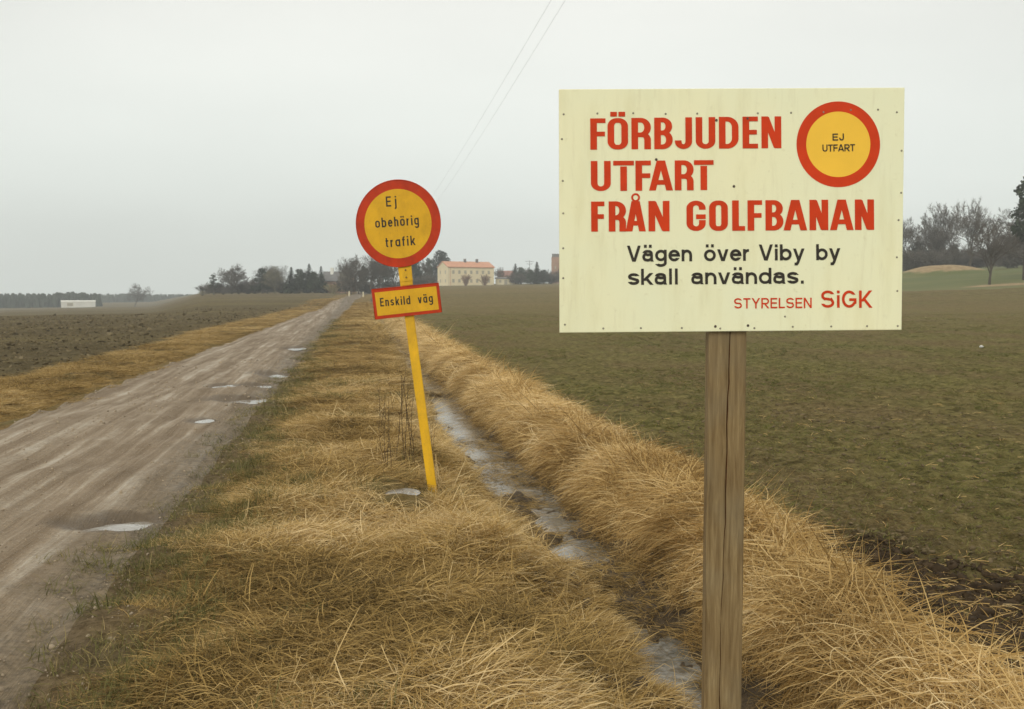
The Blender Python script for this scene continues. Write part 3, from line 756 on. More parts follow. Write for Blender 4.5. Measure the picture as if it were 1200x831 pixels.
class Print:
    """flat print on a plane, drawn in photograph coordinates and projected on to the plane"""
    def __init__(s, P0, Nrm, lift=.0008): s.P0 = P0; s.N = Nrm; s.V = []; s.F = []; s.k = 0; s.lift = lift
    def pt(s, px, py, z):
        d = ray(px, py); q = CAM + d * ((s.P0 - CAM).dot(s.N) / d.dot(s.N)); return q + s.N * z
    def stroke(s, pts, closed, t, ty=None):
        ty = ty or t
        s.k += 1; z = s.lift + .00012 * (s.k % 7); n = len(pts)
        p = [Vector((a, b)) for a, b in pts]
        # drop doubles
        q = [p[0]]
        for v in p[1:]:
            if (v - q[-1]).length > 1e-4: q.append(v)
        if closed and (q[0] - q[-1]).length < 1e-4: q.pop()
        p = q; n = len(p); b = len(s.V)
        for i in range(n):
            a = p[(i - 1) % n] if (closed or i) else None; c = p[(i + 1) % n] if (closed or i < n - 1) else None
            d1 = (p[i] - a).normalized() if a is not None else None; d2 = (c - p[i]).normalized() if c is not None else None
            if d1 is None: d1 = d2
            if d2 is None: d2 = d1
            d = (d1 + d2); d = d.normalized() if d.length > 1e-4 else d1
            nn = Vector((-d.y, d.x)); m = min(2.0, 1 / max(.3, nn.dot(Vector((-d1.y, d1.x)))))
            of = Vector((nn.x * t / 2 * m, nn.y * ty / 2 * m))
            if not closed and i in (0, n - 1) and .5 < abs(d.y) < .9995: of = Vector(((1 if nn.x > 0 else -1) * min(t * .75, (abs(nn.x) * t + abs(nn.y) * abs(d.x / d.y) * ty) / 2), 0))
            for sg in (1, -1):
                v = p[i] + of * sg; s.V.append(s.pt(v.x, v.y, z))
        for i in range(n if closed else n - 1):
            j = (i + 1) % n; s.F.append((b + 2*i, b + 2*i + 1, b + 2*j + 1, b + 2*j))
    def letter(s, ch, xa, ya, wpx, cap, ang, tpx, bold=False):
        c, sn = math.cos(ang), math.sin(ang)
        for pts, cl in glyph(ch, wpx / cap, tpx / cap, bold):
            s.stroke([(xa + c*gx*cap - sn*gy*cap, ya - sn*gx*cap - c*gy*cap) for gx, gy in pts], cl, tpx if not (ch == 'Å' and cl) else tpx * .28, tpx * .70 if bold and not (ch == 'Å' and cl) else None)
    def text(s, txt, p0, p1, cap, tpx, gap=.14):
        dx, dy = p1[0] - p0[0], p1[1] - p0[1]; L = math.hypot(dx, dy); ang = math.atan2(-dy, dx)
        nat = sum(WID[c] for c in txt) * cap + gap * cap * (len(txt) - 1); k = L / nat; u = 0
        for c in txt:
            if c != ' ': s.letter(c, p0[0] + dx * u / L, p0[1] + dy * u / L, WID[c] * cap * k, cap, ang, tpx)
            u += (WID[c] + gap) * cap * k
    def disc(s, px, py, rx, ry, z, n=64, ring=None):
        b = len(s.V)
        for i in range(n):
            a = 2 * PI * i / n; s.V.append(s.pt(px + rx * math.cos(a), py - ry * math.sin(a), z))
            if ring: s.V.append(s.pt(px + ring[0] * math.cos(a), py - ring[1] * math.sin(a), z))
        if ring:
            for i in range(n): j = (i + 1) % n; s.F.append((b + 2*i + 1, b + 2*i, b + 2*j, b + 2*j + 1))
        else: s.F.append(tuple(b + i for i in range(n)))
    def build(s, name, mat, parent, off):
        return link(name, new_mesh(name, [v - off for v in s.V], s.F), mat, parent)

# ------------------------------------------------------------------ the big board on its post
def mat_board():
    M = Mat('cream painted board', .5, .35)
    a = M.noise(2.2, 5, .55); b = M.noise(60, 4, .6); st = M.noise(5, 5, .6, M.map((3, 3, .5)))
    c = M.mix(M.rng(a, .35, .65), (.76, .765, .53), (.80, .770, .50))
    c = M.mix(M.rng(st, .5, .75, 0, .45), c, (.62, .575, .32))
    c = M.mix(M.rng(M.noise(16, 6, .7, M.map((3, 3, .35))), .54, .72, 0, .22), c, (.50, .44, .26))
    c = M.mix(M.rng(b, .62, .75, 0, .25), c, (.5, .45, .25))
    return M.color(c).bump(b, .08, .002).m
def mat_wood():
    M = Mat('weathered fence post timber', .85, .2)
    g = M.noise(14, 7, .65, M.map((5.5, 5.5, .35)), .5); f = M.noise(70, 5, .7, M.map((4, 4, .12))); a = M.noise(3.5, 3)
    kn = M.n('ShaderNodeTexVoronoi'); kn.inputs['Scale'].default_value = 3.1; M.l(M.map((1.1, .4, 1), (0, 0, .15)), kn.inputs['Vector'])
    c = M.ramp(g, [(.30, (.105, .066, .025)), (.45, (.175, .116, .050)), (.58, (.235, .163, .074)), (.72, (.32, .235, .115))])
    c = M.mix(M.rng(f, .45, .7, 0, .45), c, (.150, .098, .045))
    c = M.mix(M.rng(a, .48, .64, 0, .5), c, (.195, .155, .09))
    c = M.mix(M.rng(kn.outputs['Distance'], .03, .13, .75, 0), c, (.07, .038, .018))
    return M.color(c).bump(M.math('ADD', g, f), .5, .004).m
M_board = mat_board(); M_wood = mat_wood(); M_hred = plain('red painted lettering', (.56, .045, .009), .6, .15, .10, 18)
M_byel = plain('printed yellow disc', (.84, .50, .045), .5, .3, .05, 9)
M_nail = plain('dull nail head', (.20, .18, .13), .5, .5, .4, 60)
M_fib = plain('raw crack timber', (.13, .060, .024), .9, .1, .4, 40)

BD = 2.90
P0 = at_depth(857, 247, BD); NB = -HF
pc = at_depth(853, 500, BD + .045); base = Vector((pc.x, pc.y, gz(pc.x, pc.y)))
sign = empty('notice_board', base, 0, 'large cream notice board with red Swedish lettering on a brown wooden post beside the ditch', 'notice board')
pr = Print(P0, NB)
cor = [pr.pt(655, 104.6, 0), pr.pt(1060.3, 102.6, 0), pr.pt(1056.6, 386.6, 0), pr.pt(655.8, 390, 0)]
mb = MB(); f = [c for c in cor]; bk = [c - NB * .012 for c in cor]
mb.add(f + bk, [(0,3,2,1),(4,5,6,7),(0,1,5,4),(1,2,6,5),(2,3,7,6),(3,0,4,7)])
board = mb.build('board', M_board, sign, base)
bv = board.modifiers.new('bevel', 'BEVEL'); bv.width = .0015; bv.segments = 2

# headline: every letter has its own place (left px, right px), base and cap lines run slightly uphill
def hl(txt, xr, b0, b1, c0, c1, xa, xb):
    ln = Print(P0, NB)
    for ch, (a, b) in zip(txt, xr):
        u = ((a + b) / 2 - xa) / (xb - xa); bl = b0 + (b1 - b0) * u; cp = bl - (c0 + (c1 - c0) * u)
        ln.letter(ch, a, bl, b - a, cp, 0.006, 7.8, True)
    ln.build('word', M_hred, board, base)
hl('FÖRBJUDEN', [(691.8,709.7),(712,736),(740,762.8),(766.7,788.3),(790.8,811),(815.3,838.3),(842.5,865.5),(870.2,888.2),(892.3,915.6)], 175.6, 173.8, 139.0, 136.4, 691, 916)
hl('UTFART', [(692.5,715.8),(718.7,743),(744.7,762.8),(761,788.2),(790.8,812.8),(813.3,836.3)], 224.2, 222.8, 188.9, 187.8, 691, 836)
hl('FRÅN', [(692.8,708.4),(713.4,733.6),(733.6,756.4),(760,784.6)], 271.6, 271.1, 236.4, 235.5, 692, 785)
hl('GOLFBANAN', [(804.5,827),(831,853),(858,873),(876,893.2),(897,918),(918.6,945.3),(948.6,970.6),(973,999.7),(1001.8,1024.3)], 270.9, 269.5, 235.4, 233.8, 804, 1024)
def word(parent, off, P, Nn, lift, mat, *a):
    q = Print(P, Nn, lift); q.text(*a); return q.build('word', mat, parent, off)
for a, b, t in (((735, 306.8), (811, 306.2), 'Vägen'), ((825, 306.2), (879, 305.6), 'över'), ((889.5, 305.4), (942.5, 305), 'Viby'), ((956.5, 305), (984.5, 304.6), 'by'),
                ((736, 334), (795, 333.4), 'skall'), ((810, 333.2), (942.5, 332.4), 'användas.')):
    word(board, base, P0, NB, .0008, M_black, t, a, b, 18.8, 3.25, .09)
word(board, base, P0, NB, .0008, M_hred, 'STYRELSEN', (860.3, 361.6), (951.2, 361), 12.1, 1.75, .12)
ln = Print(P0, NB)
for ch, a, b in (('S', 962.3, 977.6), ('i', 980.2, 984.4), ('G', 986.5, 1003.6), ('K', 1006.6, 1021.7)): ln.letter(ch, a, 360.7, b - a, 20.2, .005, 3.1)
ln.build('word', M_hred, board, base)
r1 = Print(P0, NB); r1.disc(982.3, 169.2, 49.0, 50.3, .0006, 72, ring=(37.6, 38.4)); r1.build('red_ring', M_hred, board, base)
r1 = Print(P0, NB); r1.disc(982.3, 169.2, 38.2, 39.0, .0004, 72); r1.build('yellow_disc', M_byel, board, base)
word(board, base, P0, NB, .0012, M_black, 'EJ', (975.5, 164.9), (988.8, 164.7), 8.2, 1.4, .12)
word(board, base, P0, NB, .0012, M_black, 'UTFART', (963.7, 177.8), (1001.8, 177.2), 8.2, 1.35, .06)
# nails round the edge, dark screws where the post is
mb = MB(); q = [(math.cos(a) * .0030, math.sin(a) * .0030) for a in [2 * PI * i / 10 for i in range(10)]]
mb.add([tuple(RGT * a + Vector((0, 0, 1)) * b + NB * z) for z, r in ((.0004, 1), (.0016, .7)) for a, b in [(u * r, v * r) for u, v in q]], [tuple(range(10, 20))] + [(i, (i + 1) % 10, 10 + (i + 1) % 10, 10 + i) for i in range(10)])
nail_me = new_mesh('nail', mb.V, mb.F); nail_me.materials.append(M_nail)
scr_me = new_mesh('screw', [tuple(Vector(v) * 1.35) for v in mb.V], mb.F); scr_me.materials.append(M_bolt)
NL = [(660.5,134),(700,133),(742,132.6),(780,133.5),(817,133.2),(888,132.8),(927,132.2),(965,131.6),(997,129),(1029,128.5),(1051,131.6),
      (658.5,163),(659.5,212),(660,250),(660,291),(660,326),(662,380.5),(1056.5,176.6),(1056,226),(1053,258),(1051,301.5),(1051.5,341),(1052,382),
      (707,385),(751,384.5),(799,384.4),(844,385),(884,384.6),(929,383),(974,382.6),(1016,382.2),(920,371)]
for px, py in NL: link('nail', nail_me, None, board, pr.pt(px, py, 0) - base)
for px, py in ((839.5, 141), (876, 139), (769, 187), (860, 218.5), (838.3, 382.6), (876.5, 381.6)): link('screw', scr_me, None, board, pr.pt(px, py, 0) - base)

# wooden post with a drying crack
def build_post():
    D = BD + .013
    PP = P0 - NB * .013
    pk = Print(PP, NB)
    ztop = pr.pt(853, 112, 0).z; n = 70
    xl_, xr_ = 832.6, 877.2
    lf = pk.pt(xl_, 247, 0); rt = pk.pt(xr_, 247, 0); wd = (rt - lf).length
    zb = base.z - .35; V = []; Fc = []; r = random.Random(5); o = .0
    for i in range(n + 1):
        z = zb + (ztop - zb) * i / n
        # crack position follows the photograph: 0.62 of the width at top, drifting left lower down
        u = .40 + .25 * min(1, max(0, (z - .35) / 1.6)) + .014 * math.sin(z * 9) + .008 * math.sin(z * 31) + .010 * r.uniform(-1, 1)
        cw = .0013 + .0008 * math.sin(z * 6 + 1) + .0005 * r.uniform(-1, 1)
        w2 = .0035
        lx = -.004 * 0
        secs = [(0 + w2, 0), (u * wd - cw, 0), (u * wd, -.008), (u * wd + cw, 0), (wd - w2, 0), (wd, -w2), (wd, -.050), (wd - w2, -.0535), (w2, -.0535), (0, -.050), (0, -w2)]
        for a, b in secs:
            p = lf + RGT * a + NB * b; V.append((p.x - base.x, p.y - base.y, z - base.z))
    m = 11
    for i in range(n):
        for j in range(m): k = (j + 1) % m; Fc.append((i*m + j, i*m + k, (i+1)*m + k, (i+1)*m + j))
    Fc.append(tuple(n*m + j for j in range(m)))
    me = new_mesh('post', V, Fc); o = link('post', me, M_wood, sign); me.materials.append(M_fib)
    for p_ in me.polygons:
        if p_.index % m in (1, 2) and p_.index < n*m: p_.material_index = 1
build_post()

# ------------------------------------------------------------------ leaning yellow road sign
SD = 7.0
g0 = ground_hit(508, 585)
SD = (g0 - CAM).dot(FWD)
sgn = empty('road_sign', Vector((g0.x, g0.y, gz(g0.x, g0.y))), 0, 'leaning yellow and red round prohibition sign on a yellow pole in the verge', 'road sign')
SB = sgn.location.copy()
PS = at_depth(476, 353, SD); NS = -HF
ps = Print(PS, NS)
PZ_ = .02
def slab(name, pts, thick, mat, parent, zf=0.0):
    n = len(pts); fr = [ps.pt(a, b, zf) - SB for a, b in pts]; bk = [v - NS * thick for v in fr]
    mb = MB(); mb.add(fr + bk, [tuple(reversed(range(n))), tuple(range(n, 2*n))] + [(i, (i+1) % n, n + (i+1) % n, n + i) for i in range(n)])
    return mb.build(name, mat, parent)
# pole: flattened channel
def polepx(y): return 508 + (y - 585) * .1335
mb = MB()
for (y, w_) in ((640, 5.2), (300, 5.6)):
    for a, d in ((-w_, 0), (w_, 0), (w_, -.03), (-w_, -.03)):
        mb.V.append(tuple(ps.pt(polepx(y) + a, y, -.006 + d) - SB))
mb.F += [(0,1,5,4),(1,2,6,5),(2,3,7,6),(3,0,4,7),(4,5,6,7)]
pole = mb.build('pole', M_pole, sgn)
pole.modifiers.new('bevel', 'BEVEL').width = .004
# wider sleeve holding the signs
slab('sleeve', [(466.8, 306), (481.6, 304.5), (483.8, 334), (470.5, 335)], .012, M_pole, sgn, -.002).modifiers.new('bevel', 'BEVEL').width = .003
slab('sleeve_strap', [(469.2, 328.3), (483.6, 326.3), (483.9, 328.6), (469.5, 330.4)], .003, M_pole, sgn, .002)
bm_ = MB()
for a, b in ((475.2, 316.5), (476, 325)):
    c = ps.pt(a, b, .0) - SB
    bo = MB(); bo.tube([c, c + NS * .007], [.006, .005], 8); bo.build('bolt', M_bolt, sgn)
cx_, cy_, rx_, ry_ = 466.9, 261.9, 49.8, 51.4
pts = [(cx_ + rx_ * math.cos(2*PI*i/72), cy_ - ry_ * math.sin(2*PI*i/72)) for i in range(72)]
rp = slab('round_plate', pts, .004, M_red, sgn, .006)
y_ = Print(PS, NS); y_.disc(cx_ - .4, cy_ + .3, 39.4, 40.6, .0068, 72); y_.build('yellow_field', M_yel, rp, SB)
# raised rolled rim of the plate
mb = MB(); ri = [ps.pt(cx_ + (rx_-.4) * math.cos(2*PI*i/72), cy_ - (ry_-.4) * math.sin(2*PI*i/72), .006) - SB for i in range(72)]
b0 = 0
for i in range(72):
    rad = (ri[i] - sum(ri, Vector()) / 72).normalized()
    for j in range(6):
        a = 2*PI*j/6; mb.V.append(tuple(ri[i] + .0035 * (math.cos(a) * rad + math.sin(a) * NS)))
for i in range(72):
    for j in range(6): k = (j+1) % 6; i2 = (i+1) % 72; mb.F.append((i*6+j, i2*6+j, i2*6+k, i*6+k))
mb.build('rim', M_red, rp, smooth=True)
SINGLE = True
word(rp, SB, PS, NS, .0078, M_black, 'Ej', (452.8, 242.4), (465.0, 241.6), 11.9, 1.7, .32)
word(rp, SB, PS, NS, .0078, M_black, 'obehörig', (440.2, 267.2), (491.2, 263.4), 11.4, 1.65, .24)
word(rp, SB, PS, NS, .0078, M_black, 'trafik', (452.4, 290.0), (487.0, 287.2), 11.3, 1.65, .24)
pl = slab('text_plate', [(435.7, 339.4), (513.8, 331.7), (517.7, 365.7), (439.8, 374.2)], .003, M_red, sgn, .004)
slab('yellow_field', [(439.0, 343.0), (511.2, 335.5), (514.4, 362.6), (442.6, 370.4)], .0006, M_yel, pl, .0048)
mb = MB(); cc = [ps.pt(a, b, .004) - SB for a, b in ((435.7, 339.4), (513.8, 331.7), (517.7, 365.7), (439.8, 374.2))]
for i in range(4): mb.tube([cc[i], cc[(i+1) % 4]], .0032, 6)
mb.build('rim', M_red, pl, smooth=True)
word(pl, SB, PS, NS, .0056, M_black, 'Enskild', (445.9, 359.3), (481.2, 356.4), 10.0, 1.5, .24)
word(pl, SB, PS, NS, .0056, M_black, 'väg', (490.2, 355.6), (507.6, 354.0), 9.8, 1.5, .24)
SINGLE = False

# ------------------------------------------------------------------ weeds by the pole
M_weed = plain('dead weed stem', (.060, .042, .026), .9, .1, .3, 30)
def weed(seed, h):
    r = random.Random(seed); mb = MB()
    for s in range(r.randint(3, 5)):
        a = r.uniform(0, 6.28); le = r.uniform(.05, .22); p = Vector((r.uniform(-.05, .05), r.uniform(-.05, .05), -.02)); pts = [p]
        hh = h * r.uniform(.6, 1); 
        for k in range(6): pts.append(pts[-1] + Vector((math.cos(a) * le * hh / 6 + r.uniform(-.012, .012), math.sin(a) * le * hh / 6 + r.uniform(-.012, .012), hh / 6)))
        mb.tube(pts, [.0030, .0028, .0026, .0022, .0018, .0014, .0008], 4, False)
        for k in range(2, 6):
            for _ in range(2):
                b = r.uniform(0, 6.28); L = r.uniform(.05, .16) * (1.2 - k / 8)
                q = pts[k] + Vector((math.cos(b) * L * .6, math.sin(b) * L * .6, L * .8)); mb.tube([pts[k], (pts[k] + q) / 2 + Vector((0, 0, -.01)), q], [.0016, .0012, .0007], 3, False)
    return new_mesh('dry_weed', mb.V, mb.F)
wm = [weed(i, .85) for i in range(3)]
for i, (px, py, s, lb) in enumerate(((456, 553, .85, 'dead weed left of the leaning sign pole, leftmost of the dark dry stems'),
                                 (470, 541, 1.05, 'tall dead weed just left of the yellow sign pole, tallest of the dark stems'),
                                 (484, 549, .95, 'thin dead weed touching the yellow sign pole on its left'),
                                 (447, 505, .8, 'small dead weed standing further up the verge behind the sign'),
                                 (468, 492, .9, 'dead weed behind the sign near the ditch edge, farthest of the stems'),
                                 (507, 540, .55, 'short dead weed close behind the right side of the sign pole'))):
    p = ground_hit(px, py); o = link('dry_weed', wm[i % 3], M_weed if i < 3 else None, None, (p.x, p.y, gz(p.x, p.y)))
    o.scale = (s, s, s); o.rotation_euler = (0, 0, i * 1.3); tag(o, lb, 'weed', 'dead weeds by the sign')
# pale stone in the wheat field
p = ground_hit(1150, 408)
st = clod('field_stone', plain('pale stone', (.62, .62, .58), .8, .2, .1, 10), 3, .8); COL.objects.link(st); st.location = (p.x, p.y, gz(p.x, p.y) + .03); st.scale = (.075, .06, .06)
tag(st, 'single pale stone lying far out in the wheat field right of the board', 'stone')

# ------------------------------------------------------------------ trees
def mtree(name, bark, leaf):
    return bark, leaf
M_bark = plain('bare bark', (.085, .070, .052), .9, .1, .25, .6)
M_bark2 = plain('olive bark', (.150, .135, .085), .9, .1, .25, .6)
M_twig = plain('bare twig', (.115, .100, .080), .9, .1, .3, .4)
M_twig2 = plain('olive twig', (.19, .17, .11), .9, .1, .3, .4)
M_fir = plain('dark conifer needles', (.030, .042, .024), .9, .1, .45, .7)
M_fir2 = plain('pine needles', (.045, .058, .032), .9, .1, .45, .6)
def bare_tree(seed, h=10.0, spread_=.42, levels=5, trunk=.22, twigw=.030, dens=1.0):
    """returns (wood mesh data, twig mesh data)"""
    r = random.Random(seed); wood = MB(); tv = []; tf = []
    def twig(p, d, L):
        for _ in range(int(r.randint(6, 9) * dens)):
            dd = (d + Vector((r.gauss(0, .6), r.gauss(0, .6), r.gauss(.1, .5)))).normalized(); q = p + dd * L * r.uniform(.3, .9)
            s = dd.cross(Vector((r.gauss(0, 1), r.gauss(0, 1), r.gauss(0, 1)))).normalized() * twigw * r.uniform(.5, 1)
            b = len(tv); tv.extend([tuple(p - s), tuple(p + s), tuple(q + s * .3), tuple(q - s * .3)]); tf.append((b, b+1, b+2, b+3))
            if r.random() < .6:
                d3 = (dd + Vector((r.gauss(0, .6), r.gauss(0, .6), r.gauss(0, .5)))).normalized(); m_ = (p + q) / 2; q2 = m_ + d3 * L * r.uniform(.2, .5)
                b = len(tv); tv.extend([tuple(m_ - s*.6), tuple(m_ + s*.6), tuple(q2)]); tf.append((b, b+1, b+2))
    def br(p, d, L, rad, lv):
        pts = [p]; rr = [rad]; k = 4 if lv < 2 else 3
        for i in range(k):
            d = (d + Vector((r.gauss(0, .13), r.gauss(0, .13), r.gauss(.03, .07)))).normalized()
            pts.append(pts[-1] + d * L / k); rr.append(rad * (1 - .55 * (i + 1) / k))
        wood.tube(pts, rr, 6 if lv == 0 else (4 if lv < 3 else 3), False)
        if lv >= levels - 1:
            for q in pts[1:]: twig(q, d, L * .95)
            return
        nchild = r.randint(3, 4) if lv else r.randint(6, 8)
        for i in range(nchild):
            t = (.32 if lv == 0 else .25) + (.68 if lv == 0 else .75) * (i + r.random() * .6) / nchild; t = min(t, .98)
            j = min(k - 1, int(t * k)); q = pts[j].lerp(pts[j+1], t * k - j)
            az = i * 2.4 + r.uniform(-.5, .5); tilt = r.uniform(.5, 1.05) * (1 if lv else 1.05)
            a = d.orthogonal().normalized(); c = d.cross(a); nd = d * math.cos(tilt) + (a * math.cos(az) + c * math.sin(az)) * math.sin(tilt); nd.z += .18
            br(q, nd.normalized(), L * r.uniform(.50, .70) * (spread_ * 2.2 if lv == 0 else 1), rr[j] * .55, lv + 1)
        br(pts[-1], d, L * .55, rr[-1], lv + 1)
    br(Vector((0, 0, -.3)), Vector((0, 0, 1)), h * .52, trunk, 0)
    # scale to exact height
    zs = max(v[2] for v in tv); k = h / zs
    sc = lambda V: [(v[0]*k, v[1]*k, v[2]*k) for v in V]
    return new_mesh('trunk', sc(wood.V), wood.F), new_mesh('crown', sc(tv), tf)
def leafcloud(r, blobs, size, dens):
    V = []; Fc = []
    for (cx, cy, cz, a, b, c) in blobs:
        n = int(dens * (a * b * c) ** (2/3))
        for _ in range(n):
            d = Vector((r.gauss(0, 1), r.gauss(0, 1), r.gauss(0, 1))).normalized() * r.uniform(.45, 1.08)
            p = Vector((cx + d.x*a, cy + d.y*b, cz + d.z*c)); s = size * r.uniform(.5, 1.3)
            u = Vector((r.gauss(0, 1), r.gauss(0, 1), r.gauss(0, .7))).normalized(); v = u.orthogonal().normalized()
            k = len(V); V += [tuple(p + u*s), tuple(p + v*s*.7), tuple(p - u*s*.9), tuple(p - v*s*.6)]; Fc.append((k, k+1, k+2, k+3))
    return V, Fc
def spruce(seed, h=10.0, rad=2.3, gap=0.0):
    r = random.Random(seed); wood = MB(); wood.tube([(0, 0, -.3), (0, 0, h * .95)], [.18, .03], 6, False); V = []; Fc = []
    z = .06 * h
    while z < h * .98:
        t = z / h; L = rad * (1 - t) ** .85 * r.uniform(.75, 1.12) + .10; nb = 9 if t < .7 else 6
        for i in range(nb):
            a = 2*PI*(i + r.random()) / nb; l_ = L * r.uniform(.7, 1.15)
            for s in range(7):
                u = (s + .6) / 7; p = Vector((math.cos(a) * l_ * u, math.sin(a) * l_ * u, z - l_ * .30 * u * u + r.uniform(-.12, .12)))
                for _ in range(2):
                    w_ = .13 * rad * r.uniform(.6, 1.2) * (1.1 - .75 * t); d = Vector((math.cos(a + r.gauss(0, .7)), math.sin(a + r.gauss(0, .7)), r.gauss(-.25, .3))); sd_ = d.cross(Vector((0, 0, 1))) * .45
                    k = len(V); V += [tuple(p - d*w_ - sd_*w_), tuple(p - d*w_*.6 + sd_*w_), tuple(p + d*w_*1.3 + sd_*w_*.3), tuple(p + d*w_ - sd_*w_)]; Fc.append((k, k+1, k+2, k+3))
        z += h * .035 * r.uniform(.8, 1.2)
    return new_mesh('trunk', wood.V, wood.F), new_mesh('crown', V, Fc)
def pine(seed, h=10.0, bl=9, wide=2.6, low=.35):
    r = random.Random(seed); wood = MB(); wood.tube([(0, 0, -.3), (.1, 0, h*.5), (0, .1, h*.93)], [.24, .16, .05], 6, False); B = []
    for i in range(bl):
        t = low + (1 - low) * (i + .5) / bl; a = i * 2.4 + r.random(); q = wide * (1 - t) ** .55 * .62
        s = wide * (.50 - .22 * t) * r.uniform(.8, 1.2); c = (math.cos(a) * q, math.sin(a) * q, h * t)
        B.append((*c, s, s, s * .72)); wood.tube([(0, 0, h * t * .9), c], [.07, .03], 3, False)
    V, Fc = leafcloud(r, B, .20, 260)
    k = h / max(v[2] for v in V); V = [(v[0], v[1], v[2]*k) for v in V]
    return new_mesh('trunk', wood.V, wood.F), new_mesh('crown', V, Fc)
def bush(seed, h=4.0, wide=2.4):
    """leafless shrub: fan of stems and dense fine twigs"""
    r = random.Random(seed); wood = MB(); V = []; Fc = []
    for i in range(26):
        a = r.uniform(0, 2*PI); l_ = r.uniform(.1, 1); tip = Vector((math.cos(a)*wide*l_*.9, math.sin(a)*wide*l_*.9, h * (1 - .45*l_*l_) * r.uniform(.7, 1)))
        b0 = Vector((math.cos(a)*.3*l_, math.sin(a)*.3*l_, -.2)); mid = b0.lerp(tip, .5) + Vector((0, 0, .12*h)); wood.tube([b0, mid, tip], [.05, .03, .01], 3, False)
        for t in range(46):
            u = r.uniform(.2, 1); p = (b0.lerp(mid, u*2) if u < .5 else mid.lerp(tip, u*2-1)); d = Vector((r.gauss(0, .7), r.gauss(0, .7), r.gauss(.35, .6))).normalized(); q = p + d * h * r.uniform(.08, .24)
            s = d.orthogonal().normalized() * .028; k = len(V); V += [tuple(p - s), tuple(p + s), tuple(q)]; Fc.append((k, k+1, k+2))
    return new_mesh('trunk', wood.V, wood.F), new_mesh('crown', V, Fc)

KINDS = {
 'bareA': (bare_tree(1, 10, .46, 5, .22, .023, .85), M_bark, M_twig), 'bareB': (bare_tree(2, 10, .40, 5, .22, .023, .85), M_bark, M_twig), 'bareC': (bare_tree(3, 10, .52, 5, .22, .023, .85), M_bark, M_twig),
 'bareO': (bare_tree(4, 10, .44, 5, .22, .023, .9), M_bark2, M_twig2), 'bareD': (bare_tree(21, 10, .50, 4, .28, .034), M_bark, M_twig),
 'spruceA': (spruce(5, 10, 2.4), M_bark, M_fir), 'spruceB': (spruce(6, 10, 3.0), M_bark, M_fir), 'spruceC': (spruce(16, 10, 3.4), M_bark, M_fir2),
 'pineA': (pine(7), M_bark, M_fir2), 'pineB': (pine(8, 10, 12, 3.6, .2), M_bark, M_fir2), 'dense': (pine(9, 10, 16, 4.2, .08), M_bark, M_fir),
 'bush': (bush(10), M_bark, M_twig), 'bushB': (bush(11, 4, 3.2), M_bark2, M_twig2), }
for k_, ((tm, cm), bm1, lm1) in KINDS.items():
    tm.materials.append(bm1); cm.materials.append(lm1); tm.name = 'trunk'; cm.name = 'crown'
NAT = {k_: max(v.co.z for me_ in val[0] for v in me_.vertices) for k_, val in KINDS.items()}
SNAME = {'bare': 'bare_tree', 'spru': 'spruce_tree', 'pine': 'pine_tree', 'dens': 'evergreen_tree', 'bush': 'bare_bush'}
def tree(kind, px, top, R, label, group=None, wx=1.0, sink=.0, rz=None):
    x, y = polar(px, R); z = gz(x, y) - sink
    # height so that the top reaches the wanted row
    a = math.atan((px - 600) / F); D = R * math.cos(a)
    elev = (345 - top) / F * D; h = max(1.0, CAM.z + elev - z)
    s = h / NAT[kind]
    nm = SNAME[kind[:4]]; cat = 'bush' if kind.startswith('bush') else 'tree'
    o = empty(nm, (x, y, z), random.uniform(0, 6.28) if rz is None else rz, label, cat, group); o.scale = (s * wx, s * wx, s)
    (tm, cm), _, _ = KINDS[kind]
    link('trunk', tm, None, o); link('crown', cm, None, o)
    return o
G1 = 'trees along the far edge of the ploughed field'; G2 = 'trees where the dirt road ends'; G3 = 'trees near the cream house'; G4 = 'trees on the golf course hill'
